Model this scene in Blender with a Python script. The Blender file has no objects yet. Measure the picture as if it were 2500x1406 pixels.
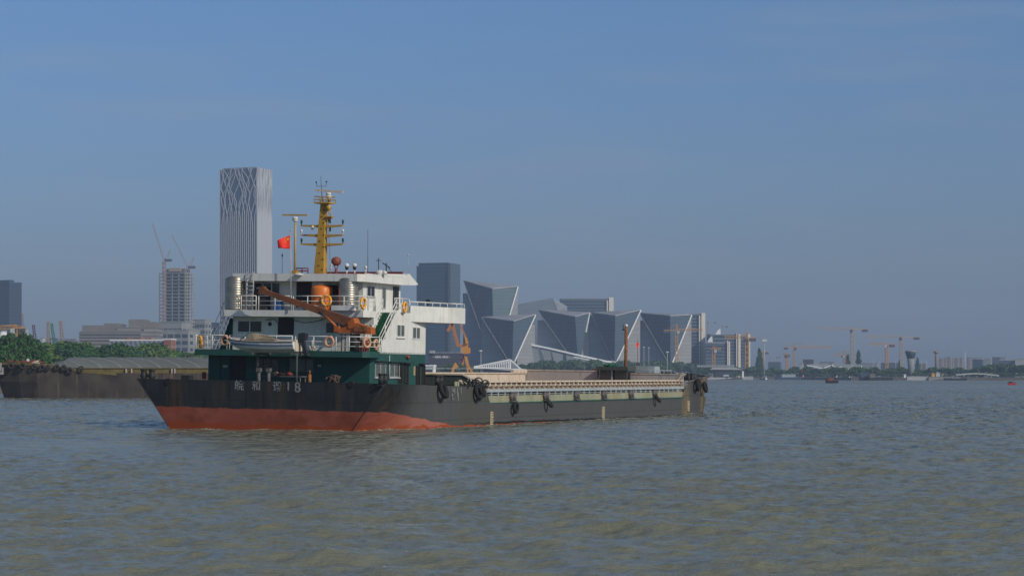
import bpy, math, random
import numpy as np
from mathutils import Matrix, Vector

random.seed(7)
SC = bpy.context.scene
COL = SC.collection
R_ = math.radians

# ------------------------------------------------------------------ camera
F = 5217.0      # focal length in pixels of a 2500 px wide frame
H = 3.42        # eye height above the river
YH = 918.0      # horizon row
cam = bpy.data.cameras.new("camera")
cam.sensor_width = 36.0
cam.lens = 36.0 * F / 2500.0
cam.shift_y = (YH - 703.0) / 2500.0
cam.clip_start = 0.5
cam.clip_end = 40000
co = bpy.data.objects.new("camera", cam)
co.location = (0, 0, H)
co.rotation_euler = (R_(90), 0, 0)
COL.objects.link(co)
SC.camera = co

# ------------------------------------------------------------------ light
SUN_AZ = 132.0      # degrees clockwise from +Y
SUN_EL = 32.0
W_ = bpy.data.worlds.new("World"); SC.world = W_; W_.use_nodes = True
nt = W_.node_tree; nt.nodes.clear()
def N(tree, t, **kw):
    n = tree.nodes.new(t)
    for k, v in kw.items(): setattr(n, k, v)
    return n
out = N(nt, 'ShaderNodeOutputWorld'); bg = N(nt, 'ShaderNodeBackground')
sky = N(nt, 'ShaderNodeTexSky', sky_type='NISHITA', sun_disc=False)
sky.sun_elevation = R_(SUN_EL); sky.sun_rotation = R_(SUN_AZ)
sky.altitude = 0; sky.air_density = 1.0; sky.dust_density = 1.0; sky.ozone_density = 2.0
bg.inputs['Strength'].default_value = 0.1
tc = N(nt, 'ShaderNodeTexCoord'); sep = N(nt, 'ShaderNodeSeparateXYZ')
nt.links.new(tc.outputs['Generated'], sep.inputs[0])
rmp = N(nt, 'ShaderNodeValToRGB')
SKY_RAMP = [(0.0, (.49, .59, .84)), (0.06, (.50, .62, .89)), (0.17, (.53, .75, 1.06)), (0.36, (.74, .80, .83)), (0.8, (.85, .92, .97))]
e = rmp.color_ramp.elements
e[0].position = SKY_RAMP[0][0]; e[0].color = (*SKY_RAMP[0][1], 1)
e[1].position = SKY_RAMP[-1][0]; e[1].color = (*SKY_RAMP[-1][1], 1)
for p_, c_ in SKY_RAMP[1:-1]:
    q = e.new(p_); q.color = (*c_, 1)
nt.links.new(sep.outputs['Z'], rmp.inputs['Fac'])
mul = N(nt, 'ShaderNodeMix', data_type='RGBA', blend_type='MULTIPLY'); mul.inputs[0].default_value = 1
nt.links.new(sky.outputs[0], mul.inputs[6]); nt.links.new(rmp.outputs[0], mul.inputs[7])
# thin cirrus
mp = N(nt, 'ShaderNodeMapping'); mp.inputs['Scale'].default_value = (5, 5, 40); mp.inputs['Rotation'].default_value = (0.10, -0.12, 0)
nt.links.new(tc.outputs['Generated'], mp.inputs[0])
nz = N(nt, 'ShaderNodeTexNoise'); nz.inputs['Scale'].default_value = 1.3; nz.inputs['Detail'].default_value = 6; nz.inputs['Roughness'].default_value = .5
nt.links.new(mp.outputs[0], nz.inputs['Vector'])
cr = N(nt, 'ShaderNodeMapRange'); cr.inputs['From Min'].default_value = .50; cr.inputs['From Max'].default_value = .85; cr.inputs['To Max'].default_value = .42
nt.links.new(nz.outputs[0], cr.inputs[0])
cm = N(nt, 'ShaderNodeMix', data_type='RGBA'); cm.inputs[7].default_value = (3.4, 3.9, 4.7, 1)
nt.links.new(cr.outputs[0], cm.inputs[0]); nt.links.new(mul.outputs[2], cm.inputs[6])
nt.links.new(cm.outputs[2], bg.inputs[0]); nt.links.new(bg.outputs[0], out.inputs[0])

sl = bpy.data.lights.new("sun", 'SUN'); sl.energy = 3.3; sl.angle = R_(0.5); sl.color = (1.0, .92, .80)
so = bpy.data.objects.new("sun", sl); COL.objects.link(so)
sd = Vector((math.sin(R_(SUN_AZ)) * math.cos(R_(SUN_EL)), math.cos(R_(SUN_AZ)) * math.cos(R_(SUN_EL)), math.sin(R_(SUN_EL))))
so.rotation_euler = sd.to_track_quat('Z', 'Y').to_euler()
so.location = sd * 500
SC.view_settings.view_transform = 'Standard'; SC.view_settings.look = 'None'
SC.view_settings.exposure = -0.25; SC.view_settings.gamma = 1.0
SC.render.engine = 'CYCLES'
SC.cycles.use_denoising = True
SC.cycles.volume_bounces = 0
SC.cycles.max_bounces = 5
SC.cycles.diffuse_bounces = 3
SC.cycles.glossy_bounces = 3

# ------------------------------------------------------------------ materials
def lin(r, g, b):
    f = lambda c: (c / 255 / 12.92) if c <= 10 else ((c / 255 + .055) / 1.055) ** 2.4
    return (f(r), f(g), f(b))
MATS = {}
def paint(name, col, rough=.6, metal=0.0, dark=.75, nscale=1.5, streak=None, sscale=2.0, samt=.5, spec=.35, coord='Object', bump=0.0):
    """weathered paint: mottled base colour plus vertical run-off streaks of a second colour"""
    if name in MATS: return MATS[name]
    m = bpy.data.materials.new(name); m.use_nodes = True; t = m.node_tree
    b = t.nodes['Principled BSDF']; L = t.links.new
    b.inputs['Roughness'].default_value = rough; b.inputs['Metallic'].default_value = metal
    b.inputs['Specular IOR Level'].default_value = spec
    c = N(t, 'ShaderNodeTexCoord')
    n1 = N(t, 'ShaderNodeTexNoise'); n1.inputs['Scale'].default_value = nscale; n1.inputs['Detail'].default_value = 5
    L(c.outputs[coord], n1.inputs['Vector'])
    mr = N(t, 'ShaderNodeMapRange'); mr.inputs['From Min'].default_value = .3; mr.inputs['From Max'].default_value = .7
    L(n1.outputs[0], mr.inputs[0])
    mx = N(t, 'ShaderNodeMix', data_type='RGBA')
    mx.inputs[6].default_value = (*[v * dark for v in col], 1); mx.inputs[7].default_value = (*col, 1)
    L(mr.outputs[0], mx.inputs[0]); last = mx.outputs[2]
    if streak:
        mp = N(t, 'ShaderNodeMapping'); mp.inputs['Scale'].default_value = (sscale, sscale, sscale * .12)
        L(c.outputs[coord], mp.inputs[0])
        n2 = N(t, 'ShaderNodeTexNoise'); n2.inputs['Scale'].default_value = 1.6; n2.inputs['Detail'].default_value = 4; n2.inputs['Roughness'].default_value = .6
        L(mp.outputs[0], n2.inputs['Vector'])
        r2 = N(t, 'ShaderNodeMapRange'); r2.inputs['From Min'].default_value = .52; r2.inputs['From Max'].default_value = .72; r2.inputs['To Max'].default_value = samt
        L(n2.outputs[0], r2.inputs[0])
        m2 = N(t, 'ShaderNodeMix', data_type='RGBA'); m2.inputs[7].default_value = (*streak, 1)
        L(r2.outputs[0], m2.inputs[0]); L(last, m2.inputs[6]); last = m2.outputs[2]
    L(last, b.inputs['Base Color'])
    if bump:
        bn = N(t, 'ShaderNodeBump'); bn.inputs['Strength'].default_value = bump; bn.inputs['Distance'].default_value = .05
        L(n1.outputs[0], bn.inputs['Height']); L(bn.outputs[0], b.inputs['Normal'])
    MATS[name] = m; return m

RUST = (.20, .075, .025)
M = {}
M['white'] = paint('white_paint', (.74, .74, .70), .5, dark=.88, streak=(.48, .38, .26), samt=.42)
M['white_grime'] = paint('white_paint_grimy', (.72, .74, .72), .6, dark=.85, streak=(.42, .40, .34), samt=.4)
M['green'] = paint('green_paint', (.026, .094, .082), .55, spec=.25, dark=.8, streak=(.016, .055, .05), samt=.4)
M['deckgreen'] = paint('green_deck_paint', (.02, .13, .06), .6)
M['yellow'] = paint('yellow_paint', (.52, .31, .045), .5, dark=.8, streak=RUST, samt=.25)
M['tanpole'] = paint('pale_tan_paint', (.46, .35, .17), .5)
M['ropebrown'] = paint('rope_brown', (.13, .085, .065), .9, nscale=4)
M['boom'] = paint('boom_red_brown', (.23, .085, .038), .55, dark=.6, streak=(.10, .05, .03), samt=.4)
M['orange'] = paint('crane_orange', (.50, .135, .03), .5, dark=.6, streak=(.16, .07, .04), samt=.4)
M['orange_plastic'] = paint('orange_plastic', (.72, .19, .03), .4, dark=.9)
M['ring'] = paint('lifebuoy_orange', (.85, .38, .02), .5, dark=.9)
M['ring_old'] = paint('lifebuoy_faded', (.66, .36, .22), .6, dark=.8)
M['cream'] = paint('cream_paint', (.68, .58, .46), .6, dark=.85, nscale=.8, streak=(.42, .2, .06), sscale=1.5, samt=.75)
M['pink'] = paint('primer_grey_pink', (.50, .44, .40), .7, dark=.85, nscale=.3, streak=(.25, .17, .12), samt=.4)
M['strake'] = paint('strake_yellow_green', (.34, .35, .24), .6, dark=.75, nscale=.6, streak=(.36, .20, .05), sscale=1.2, samt=.8)
M['railblue'] = paint('pale_blue_paint', (.42, .48, .50), .6, streak=RUST, samt=.3)
M['dark'] = paint('dark_steel', (.030, .034, .032), .6, streak=(.07, .04, .03), samt=.4)
M['hatchend'] = paint('hatch_end_grey_green', (.075, .09, .08), .7, streak=(.03, .03, .03), samt=.5)
M['rubber'] = paint('black_rubber', (.018, .018, .019), .8, nscale=4)
M['rust'] = paint('rust', (.30, .12, .04), .8, dark=.55, nscale=3)
M['redpaint'] = paint('red_primer', (.22, .035, .03), .6)
M['brownred'] = paint('lamp_red_brown', (.26, .075, .05), .6)
M['steel'] = paint('stainless', (.46, .42, .35), .38, metal=.85, dark=.7, nscale=2)
M['glass'] = paint('dark_glass', (.018, .022, .026), .08, spec=.7, dark=.8)
M['curtain'] = paint('curtained_glass', (.12, .14, .13), .25, spec=.6, dark=.6, nscale=6)
M['blackdoor'] = paint('dark_door', (.022, .014, .012), .5)
M['browndoor'] = paint('brown_door', (.030, .020, .017), .5)
M['alu'] = paint('aluminium', (.45, .46, .46), .4)
M['lens'] = paint('lamp_white', (.75, .74, .70), .3)
M['navgreen'] = paint('nav_green', (.01, .09, .05), .4)
M['flagred'] = paint('flag_red', (.92, .045, .02), .7, dark=.95)
M['flagyellow'] = paint('flag_yellow', (.85, .55, .03), .7)
M['blue'] = paint('blue_plastic', (.02, .10, .32), .5)
M['tarp'] = paint('beige_tarp', (.30, .24, .16), .8, dark=.6, nscale=3)
M['boatblue'] = paint('boat_blue', (.05, .10, .20), .4)
M['lettering'] = paint('worn_lettering', (.34, .36, .36), .7, dark=.30, nscale=7)
M['mark'] = paint('draught_mark_paint', (.62, .52, .32), .7, dark=.5, nscale=9)
M['postgrey'] = paint('post_grey', (.13, .12, .12), .7)
M['engine'] = paint('outboard_black', (.03, .034, .045), .3)

# hull paint: black topsides, red boot with a wavy edge, orange wet band
def hull_mat():
    m = bpy.data.materials.new('hull_paint'); m.use_nodes = True; t = m.node_tree; L = t.links.new
    b = t.nodes['Principled BSDF']; b.inputs['Roughness'].default_value = .6; b.inputs['Specular IOR Level'].default_value = .22
    c = N(t, 'ShaderNodeTexCoord'); s = N(t, 'ShaderNodeSeparateXYZ'); L(c.outputs['Object'], s.inputs[0])
    def math_(op, a, b_=None, c_=None):
        n = N(t, 'ShaderNodeMath', operation=op)
        for i, v in enumerate((a, b_, c_)):
            if v is None: continue
            if isinstance(v, (int, float)): n.inputs[i].default_value = v
            else: L(v, n.inputs[i])
        return n.outputs[0]
    def noise(sc, vec=(1, 1, 1), det=5, ro=.55):
        mp = N(t, 'ShaderNodeMapping'); mp.inputs['Scale'].default_value = vec; L(c.outputs['Object'], mp.inputs[0])
        n = N(t, 'ShaderNodeTexNoise'); n.inputs['Scale'].default_value = sc; n.inputs['Detail'].default_value = det; n.inputs['Roughness'].default_value = ro
        L(mp.outputs[0], n.inputs['Vector']); return n.outputs[0]
    def mix(f, a, b_):
        n = N(t, 'ShaderNodeMix', data_type='RGBA')
        if isinstance(f, (int, float)): n.inputs[0].default_value = f
        else: L(f, n.inputs[0])
        for i, v in ((6, a), (7, b_)):
            if isinstance(v, tuple): n.inputs[i].default_value = (*v, 1)
            else: L(v, n.inputs[i])
        return n.outputs[2]
    def rng(v, a, b_, c0=0., c1=1.):
        n = N(t, 'ShaderNodeMapRange'); L(v, n.inputs[0])
        n.inputs[1].default_value = a; n.inputs[2].default_value = b_; n.inputs[3].default_value = c0; n.inputs[4].default_value = c1
        return n.outputs[0]
    z = s.outputs['Z']; y = s.outputs['Y']
    # blackish topsides, greyer with scuffs
    base = mix(rng(noise(.5, (1, .5, 1.4)), .35, .65), (.020, .022, .026), (.034, .036, .040))
    base = mix(rng(noise(.55, (1, .35, .9), 3), .38, .62, 0., .5), base, (.028, .036, .036))
    base = mix(rng(noise(1.3, (2.2, 2.2, .12)), .55, .68, 0., .7), base, (.011, .012, .014))
    base = mix(rng(noise(1.0, (1.5, 1.5, .15)), .54, .68, 0., .8), base, (.075, .048, .028))
    side = rng(y, 1.5, 4.5); side = math_('MULTIPLY', side, rng(y, 60., 66., 1., .6))
    base = mix(math_('MULTIPLY', side, .65), base, (.108, .110, .110))
    stain = math_('MULTIPLY', rng(y, 8., 10.), rng(y, 15.5, 17., 1., 0.))
    base = mix(math_('MULTIPLY', stain, rng(noise(.9, (1.6, 1.6, .22)), .42, .66, 0., .7)), base, (.085, .075, .05))
    # yellow worn paint on the bow plating
    bowm = math_('MULTIPLY', math_('MAXIMUM', math_('MULTIPLY', rng(y, 60.0, 60.3), rng(y, 61.6, 62.8, 1., 0.)), rng(y, 65.2, 66.4)), rng(noise(.9, (1, 1.2, .3)), .36, .52))
    base = mix(math_('MULTIPLY', bowm, .75), base, (.20, .145, .065))
    # plate seams
    def seam(v, per, w=.02):
        f = math_('FRACT', math_('DIVIDE', v, per)); d = math_('ABSOLUTE', math_('SUBTRACT', f, .5))
        return math_('LESS_THAN', d, w / per)
    sm = math_('MAXIMUM', seam(z, 1.21), seam(y, 6.0))
    base = mix(math_('MULTIPLY', sm, .5), base, (.015, .015, .015))
    # red boot
    n3 = noise(1.6, (.5, .5, .2), 4, .7)
    line = math_('MULTIPLY_ADD', rng(y, 1.0, 9.5), -1.05, 1.27)
    line = math_('MULTIPLY_ADD', rng(y, 9.5, 45.), -.20, line)
    line = math_('MULTIPLY_ADD', math_('SUBTRACT', n3, .5), .36, line)
    scum = math_('MULTIPLY', rng(math_('SUBTRACT', math_('ADD', line, .16), z), -.02, .03), rng(y, 9., 18.))
    base = mix(scum, base, (.012, .012, .012))
    isred = rng(math_('SUBTRACT', line, z), -.012, .012)
    red = mix(rng(noise(.55, (1, .8, 1.7), 4), .3, .62), (.25, .060, .030), (.31, .085, .060))
    red = mix(math_('MULTIPLY', side, .85), red, (.40, .14, .10))  # paler red along the sides: their sunlit tone is put into the colour
    red = mix(math_('MULTIPLY', rng(noise(.7, (.7, .7, .9), 3), .5, .66), .75), red, (.17, .04, .016))
    wet = rng(math_('SUBTRACT', math_('MULTIPLY_ADD', n3, .9, -.18), z), -.02, .02)
    red = mix(math_('MULTIPLY', wet, .9), red, (.30, .055, .012))
    col = mix(isred, base, red)
    L(col, b.inputs['Base Color'])
    bn = N(t, 'ShaderNodeBump'); bn.inputs['Strength'].default_value = .35; bn.inputs['Distance'].default_value = .12
    L(noise(.45, (1, 1, .8), 2), bn.inputs['Height']); L(bn.outputs[0], b.inputs['Normal'])
    return m
M['hull'] = hull_mat()

# ------------------------------------------------------------------ mesh builder
class MB:
    def __init__(s): s.v = []; s.f = []; s.m = []; s.sm = []
    def add(s, vs, fs, m=0, smooth=False):
        o = len(s.v); s.v += [tuple(v) for v in vs]
        for f in fs: s.f.append(tuple(i + o for i in f)); s.m.append(m); s.sm.append(smooth)
        return s
    def box(s, x0, x1, y0, y1, z0, z1, m=0):
        x0, x1 = sorted((x0, x1)); y0, y1 = sorted((y0, y1)); z0, z1 = sorted((z0, z1))
        v = [(x0,y0,z0),(x1,y0,z0),(x1,y1,z0),(x0,y1,z0),(x0,y0,z1),(x1,y0,z1),(x1,y1,z1),(x0,y1,z1)]
        return s.add(v, [(0,3,2,1),(4,5,6,7),(0,1,5,4),(1,2,6,5),(2,3,7,6),(3,0,4,7)], m)
    def prism(s, pts, ext, m=0):
        n = len(pts); a = [Vector(p) for p in pts]; e = Vector(ext)
        nrm = Vector((0, 0, 0))
        for i in range(n): nrm += a[i].cross(a[(i + 1) % n])
        if nrm.dot(e) > 0: a = a[::-1]
        v = a + [p + e for p in a]
        f = [tuple(range(n)), tuple(range(2 * n - 1, n - 1, -1))]
        f += [((i + 1) % n, i, i + n, (i + 1) % n + n) for i in range(n)]
        return s.add(v, f, m)
    def beam(s, p0, p1, w, h=None, m=0, up=(0, 0, 1)):
        """rectangular bar"""
        h = h or w; p0 = Vector(p0); p1 = Vector(p1); d = (p1 - p0).normalized()
        u = Vector(up)
        if abs(d.dot(u)) > .98: u = Vector((0, 1, 0))
        a = d.cross(u).normalized() * w / 2; b = a.cross(d).normalized() * h / 2
        v = [p0 - a - b, p0 + a - b, p0 + a + b, p0 - a + b, p1 - a - b, p1 + a - b, p1 + a + b, p1 - a + b]
        return s.add(v, [(0,3,2,1),(4,5,6,7),(0,1,5,4),(1,2,6,5),(2,3,7,6),(3,0,4,7)], m)
    def tube(s, p0, p1, r0, r1=None, n=8, m=0):
        r1 = r0 if r1 is None else r1; p0 = Vector(p0); p1 = Vector(p1); d = (p1 - p0).normalized()
        u = Vector((0, 0, 1)) if abs(d.z) < .95 else Vector((1, 0, 0))
        a = d.cross(u).normalized(); b = d.cross(a).normalized(); v = []
        for p, r in ((p0, r0), (p1, r1)):
            for i in range(n):
                t = 2 * math.pi * i / n; v.append(p + a * math.cos(t) * r + b * math.sin(t) * r)
        f = [(i, i + n, (i + 1) % n + n, (i + 1) % n) for i in range(n)]
        s.add(v, f, m, True)
        o = len(s.v) - 2 * n
        s.f += [tuple(range(o, o + n)), tuple(range(o + 2 * n - 1, o + n - 1, -1))]; s.m += [m, m]; s.sm += [False, False]
        return s
    def path(s, pts, r, n=6, m=0):
        for a, b in zip(pts[:-1], pts[1:]): s.tube(a, b, r, n=n, m=m)
        return s
    def lathe(s, c, prof, n=24, m=0, axis='z'):
        v = []; k = len(prof)
        for r, h in prof:
            for i in range(n):
                t = 2 * math.pi * i / n; x, y = r * math.cos(t), r * math.sin(t)
                p = (x, y, h) if axis == 'z' else ((x, h, y) if axis == 'y' else (h, x, y))
                v.append((c[0] + p[0], c[1] + p[1], c[2] + p[2]))
        f = []
        for j in range(k - 1):
            for i in range(n):
                f.append((j * n + i, j * n + (i + 1) % n, (j + 1) * n + (i + 1) % n, (j + 1) * n + i))
        f += [tuple(range(n - 1, -1, -1)), tuple(range((k - 1) * n, k * n))]
        return s.add(v, f, m, True)
    def torus(s, c, ax, Rr, r, n=28, k=10, m=0, m2=None, sq=1.0):
        ax = Vector(ax).normalized(); u = Vector((0, 0, 1)) if abs(ax.z) < .9 else Vector((1, 0, 0))
        a = ax.cross(u).normalized(); b = ax.cross(a).normalized(); c = Vector(c); v = []; f = []
        for i in range(n):
            t = 2 * math.pi * i / n; d = a * math.cos(t) + b * math.sin(t)
            for j in range(k):
                p = 2 * math.pi * j / k; v.append(c + d * (Rr + r * math.cos(p)) + ax * r * sq * math.sin(p))
        o = len(s.v); s.v += [tuple(x) for x in v]
        for i in range(n):
            mm = m2 if (m2 is not None and (i % (n // 4)) == 0) else m
            for j in range(k):
                s.f.append((o + i * k + j, o + ((i + 1) % n) * k + j, o + ((i + 1) % n) * k + (j + 1) % k, o + i * k + (j + 1) % k)); s.m.append(mm); s.sm.append(True)
        return s
    def ball(s, c, r, m=0, sz=1.0, n=14):
        k = 8; prof = [(max(.001, r * math.sin(math.pi * j / k)), -r * sz * math.cos(math.pi * j / k)) for j in range(k + 1)]
        return s.lathe(c, prof, n, m)
    def build(s, name, mats, parent=None, mw=None, props=None):
        me = bpy.data.meshes.new(name); me.from_pydata(s.v, [], s.f)
        if not isinstance(mats, (list, tuple)): mats = [mats]
        for q in mats: me.materials.append(M[q] if isinstance(q, str) else q)
        me.polygons.foreach_set('material_index', s.m); me.polygons.foreach_set('use_smooth', s.sm)
        me.update()
        o = bpy.data.objects.new(name, me); COL.objects.link(o)
        if parent is not None: o.parent = parent
        if mw is not None: o.matrix_world = mw
        return o
def tag(o, label=None, cat=None, group=None, kind=None):
    if label: o['label'] = label
    if cat: o['category'] = cat
    if group: o['group'] = group
    if kind: o['kind'] = kind
    return o
def empty(name, loc=(0, 0, 0), rz=0., mw=None):
    o = bpy.data.objects.new(name, None); COL.objects.link(o); o.empty_display_size = .5
    if mw is not None: o.matrix_world = mw
    else: o.location = loc; o.rotation_euler = (0, 0, rz)
    return o
def copy_tree(o, parent=None):
    c = o.copy(); COL.objects.link(c)
    if parent is not None: c.parent = parent
    for ch in o.children: copy_tree(ch, c)
    return c

# ------------------------------------------------------------------ ship frame: x starboard, y forward, z up
TH = R_(22.5); HEEL = R_(1.0)
O_SHIP = Vector((-16.6 + .4 * math.cos(TH), 140.4 - .4 * math.sin(TH), 0))
SM = Matrix.Translation(O_SHIP) @ Matrix.Rotation(-TH, 4, 'Z') @ Matrix.Rotation(HEEL, 4, 'Y')
SMi = SM.inverted()
CAM = Vector((0, 0, H))
def P(px, py, ax, c):
    """point of the ship plane (axis ax = c) that is surveyed at photo position px, py"""
    d = Vector(((px - 1250) / F, 1, (YH - py) / F)); o2 = SMi @ CAM; d2 = SMi.to_3x3() @ d
    return o2 + d2 * ((c - o2[ax]) / d2[ax])
def Wd(px, py, Y):
    return Vector(((px - 1250) / F * Y, Y, H + (YH - py) / F * Y))
ship = empty('cargo_ship', mw=SM)
tag(ship, 'black and red cargo ship with green and white deckhouse at its stern and yellow mast', 'cargo ship')
exec_parts = []

# ---- hull
ZF = 1.64 / 3.08
# stations: y, wl half breadth, deck (z=1.64) half breadth
ST = []
for i_ in range(13):
    y_ = 11.0 * i_ / 12; w_ = 9.3 - 2.5 * (1 - y_ / 11.0) ** 2.6; ST.append((y_, w_, w_ + (9.3 - (9.3 - 9.2) * (1 - y_ / 11.0) - w_) * ZF))
ST += [(16.5, 9.25, 9.25), (30, 9.2, 9.2), (45, 9.2, 9.2), (60, 9.2, 9.2),
      (64.5, 9.18, 9.2), (66.5, 9.1, 9.15), (68.3, 8.6, 8.85), (70.0, 7.0, 7.6), (71.6, 4.3, 5.1), (72.6, .3, 1.6)]
ZK = 1.64
def ring(z):
    pts = []
    for y, a, b in ST:
        if z <= 0: w = a * (1 + z * .12 if y < 3 else 1)
        else: w = a + (b - a) * z / ZK
        yy = y
        if y == 0: yy = -.9 - .1 * z / 3.1
        if y > 60: yy = y + max(0, z) * .25 * (y - 60) / 12
        pts.append((w, yy))
    return pts
mb = MB(); levels = [-1.2, 0, .55, 1.1, ZK]; nst = len(ST)
for z in levels:
    r = ring(z); mb.v += [(x, y, z) for x, y in r] + [(-x, y, z) for x, y in reversed(r)]
n2 = 2 * nst
for k in range(len(levels) - 1):
    for i in range(n2):
        j = (i + 1) % n2
        mb.f.append((k * n2 + i, k * n2 + j, (k + 1) * n2 + j, (k + 1) * n2 + i)); mb.m.append(0); mb.sm.append(False)
mb.f.append(tuple(range((len(levels) - 1) * n2, len(levels) * n2))); mb.m.append(1); mb.sm.append(False)
mb.f.append(tuple(range(n2 - 1, -1, -1))); mb.m.append(0); mb.sm.append(False)
hull = mb.build('hull', ['hull', 'deckgreen'], ship)

# ---- bulwarks (thin plates rising from the knuckle); closed path of outline points with top heights
YK = -.9 - .1 * ZK / 3.1
def bulwark(pts, t=.12, name='bulwark'):
    """pts: (xk, yk, xt, yt, zt) knuckle and top positions along the outline"""
    mb = MB(); n = len(pts); cx = 0
    for xk, yk, xt, yt, zt in pts:
        ik = max(abs(xk) - t, 0) * (1 if xk >= 0 else -1); it = max(abs(xt) - t, 0) * (1 if xt >= 0 else -1)
        dy = t if yk < 3 else (-t if yk > 60 else 0)
        mb.v += [(xk, yk, ZK), (xt, yt, zt), (it, yt + dy, zt), (ik, yk + dy, ZK)]
    for i in range(n - 1):
        a, b = 4 * i, 4 * (i + 1)
        for q in range(3): mb.f.append((a + q, a + q + 1, b + q + 1, b + q)[::-1]); mb.m.append(0 if q < 2 else 1); mb.sm.append(False)
    mb.f += [(0, 1, 2, 3), (4 * n - 1, 4 * n - 2, 4 * n - 3, 4 * n - 4)]; mb.m += [0, 0]; mb.sm += [False, False]
    return mb.build(name, ['hull', 'dark'], ship)
top = [(-9.25, 15.95, -9.25, 15.95, 1.72), (-9.25, 15.3, -9.25, 15.3, 2.5), (-9.29, 13.4, -9.3, 13.4, 2.82)]
for y_, w_, k_ in reversed(ST[1:13]): top.append((-k_, y_, -9.3 + .1 * (1 - y_ / 11.0), y_ - 1.0 * max(0, 1 - y_ / 5.0), 2.84 + .25 * (1 - y_ / 13.4)))
sternpts = top + [(-ST[0][2], YK, -9.2, -1.0, 3.10), (-4, YK, -4.6, -1.0, 3.1)]
sternpts = sternpts + [(-a, b, -c, d, e_) for a, b, c, d, e_ in reversed(sternpts)]
bulwark(sternpts)
bowp = [(9.2, 60.1, 9.2, 60.3, 1.72), (9.2, 61.4, 9.2, 62.6, 3.2), (9.2, 64.6, 9.25, 65.2, 3.33), (9.0, 67.3, 9.2, 67.8, 3.45), (7.7, 69.9, 8.2, 70.9, 3.6), (5.1, 71.7, 5.6, 73.1, 3.75), (1.6, 73.0, 2.0, 74.3, 3.85)]
bowp = bowp + [(-a, b, -c, d, e_) for a, b, c, d, e_ in reversed(bowp)]
bulwark(bowp)
# pipe fairleads through the stern bulwark
for px, py in ((410, 931), (858, 938)):
    p = P(px, py, 1, -1.0)
    MB().tube((p.x, p.y - .06, p.z), (p.x, p.y + .3, p.z), .2, n=16).build('fairlead', 'rubber', ship)
# hull corner weld strips along both transom edges
for sx in (-1, 1): MB().tube((sx * 6.8, -.9, 0), (sx * 9.19, -1.0, 3.1), .03, n=6).build('corner_strip', 'dark', ship)

# ---- lettering (writing on the transom)
def text_mesh(body, size, name, mat, parent, mw_local, ext=.008):
    cu = bpy.data.curves.new(name, 'FONT'); cu.body = body; cu.size = size; cu.extrude = ext; cu.offset = .014 * size; cu.align_x = 'CENTER'; cu.align_y = 'CENTER'
    tmp = bpy.data.objects.new('tmp', cu); COL.objects.link(tmp)
    bpy.context.view_layer.update()
    me = bpy.data.meshes.new_from_object(tmp.evaluated_get(bpy.context.evaluated_depsgraph_get()))
    bpy.data.objects.remove(tmp); me.materials.clear(); me.materials.append(M[mat] if isinstance(mat, str) else mat)
    o = bpy.data.objects.new(name, me); COL.objects.link(o); o.parent = parent; o.matrix_local = mw_local
    return o
rake = math.atan2(.1, 3.1)
for ch, px, py, sz, nm in (('皖', 586.5, 942.5, .70, 'hull_character'), ('和', 628.5, 943.5, .66, 'hull_character'), ('谐', 679, 944.5, .68, 'hull_character'), ('1', 706.5, 944, .78, 'hull_numeral'), ('8', 729, 946.5, .92, 'hull_numeral')):
    p = P(px, py, 1, -.85); y = -.9 - .1 * p.z / 3.1 - .02
    m_ = Matrix.Translation((p.x, y, p.z)) @ Matrix.Rotation(R_(90) + rake, 4, 'X')
    text_mesh(ch, sz, nm, 'lettering', ship, m_)
# worn white figures on the quarter
m_ = Matrix.Translation(P(1112, 955, 0, 9.325)) @ Matrix.Rotation(R_(90), 4, 'Z') @ Matrix.Rotation(R_(90), 4, 'X')
for i_, c_ in enumerate('HJ1'):
    text_mesh(c_, .62, 'quarter_lettering', 'lettering', ship, Matrix.Translation((0, .62 * i_ - .3, 0)) @ m_, .02)
m_ = Matrix.Translation(P(1112, 968, 0, 9.325)) @ Matrix.Rotation(R_(90), 4, 'Z') @ Matrix.Rotation(R_(90), 4, 'X')
for i_, c_ in enumerate('LJ'):
    text_mesh(c_, .62, 'quarter_lettering', 'lettering', ship, Matrix.Translation((0, .9 * i_ - .45, 0)) @ m_, .02)
# draught marks
for px, y0, y1 in ((1199, 1004, 1036), (1472, 992, 1020), (1680, 978, 1003)):
    mb = MB(); a = P(px, y0, 0, 9.2); b = P(px, y1, 0, 9.2); z = b.z; k = 0
    while z < a.z:
        w = .16 if k % 2 else .24
        mb.box(9.15, 9.30, a.y - w, a.y + w, z, z + .075); z += .12; k += 1
    mb.box(9.15, 9.29, a.y - .28, a.y - .16, b.z, a.z)
    mb.build('draught_mark', 'mark', ship)

# ---- side strake, freeing gap posts, side rail pipe
for sx in (1, -1):
    s_ = MB().box(sx * 8.95, sx * 9.12, 15.97, 60.5, 1.645, 2.19).box(sx * 9.12, sx * 9.24, 15.97, 60.5, 1.60, 1.70, 1).build('side_strake', ['strake', 'green'], ship)
    mb = MB(); y = 16.6
    while y < 60.3: mb.box(sx * 9.02, sx * 9.10, y - .05, y + .05, 2.19, 2.44); y += 1.25
    mb.box(sx * 9.04, sx * 9.08, 16, 60.4, 2.27, 2.31)
    mb.build('gap_post', 'railblue', ship)
    MB().box(sx * 8.35, sx * 8.6, 16.2, 60.3, 1.70, 2.56).build('gap_shade_strip', 'dark', ship)  # added dark strip, standing for the deck shade seen between the gap posts
    MB().box(sx * 8.94, sx * 9.14, 15.6, 60.9, 2.44, 2.63).build('side_rail', 'railblue', ship)
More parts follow.
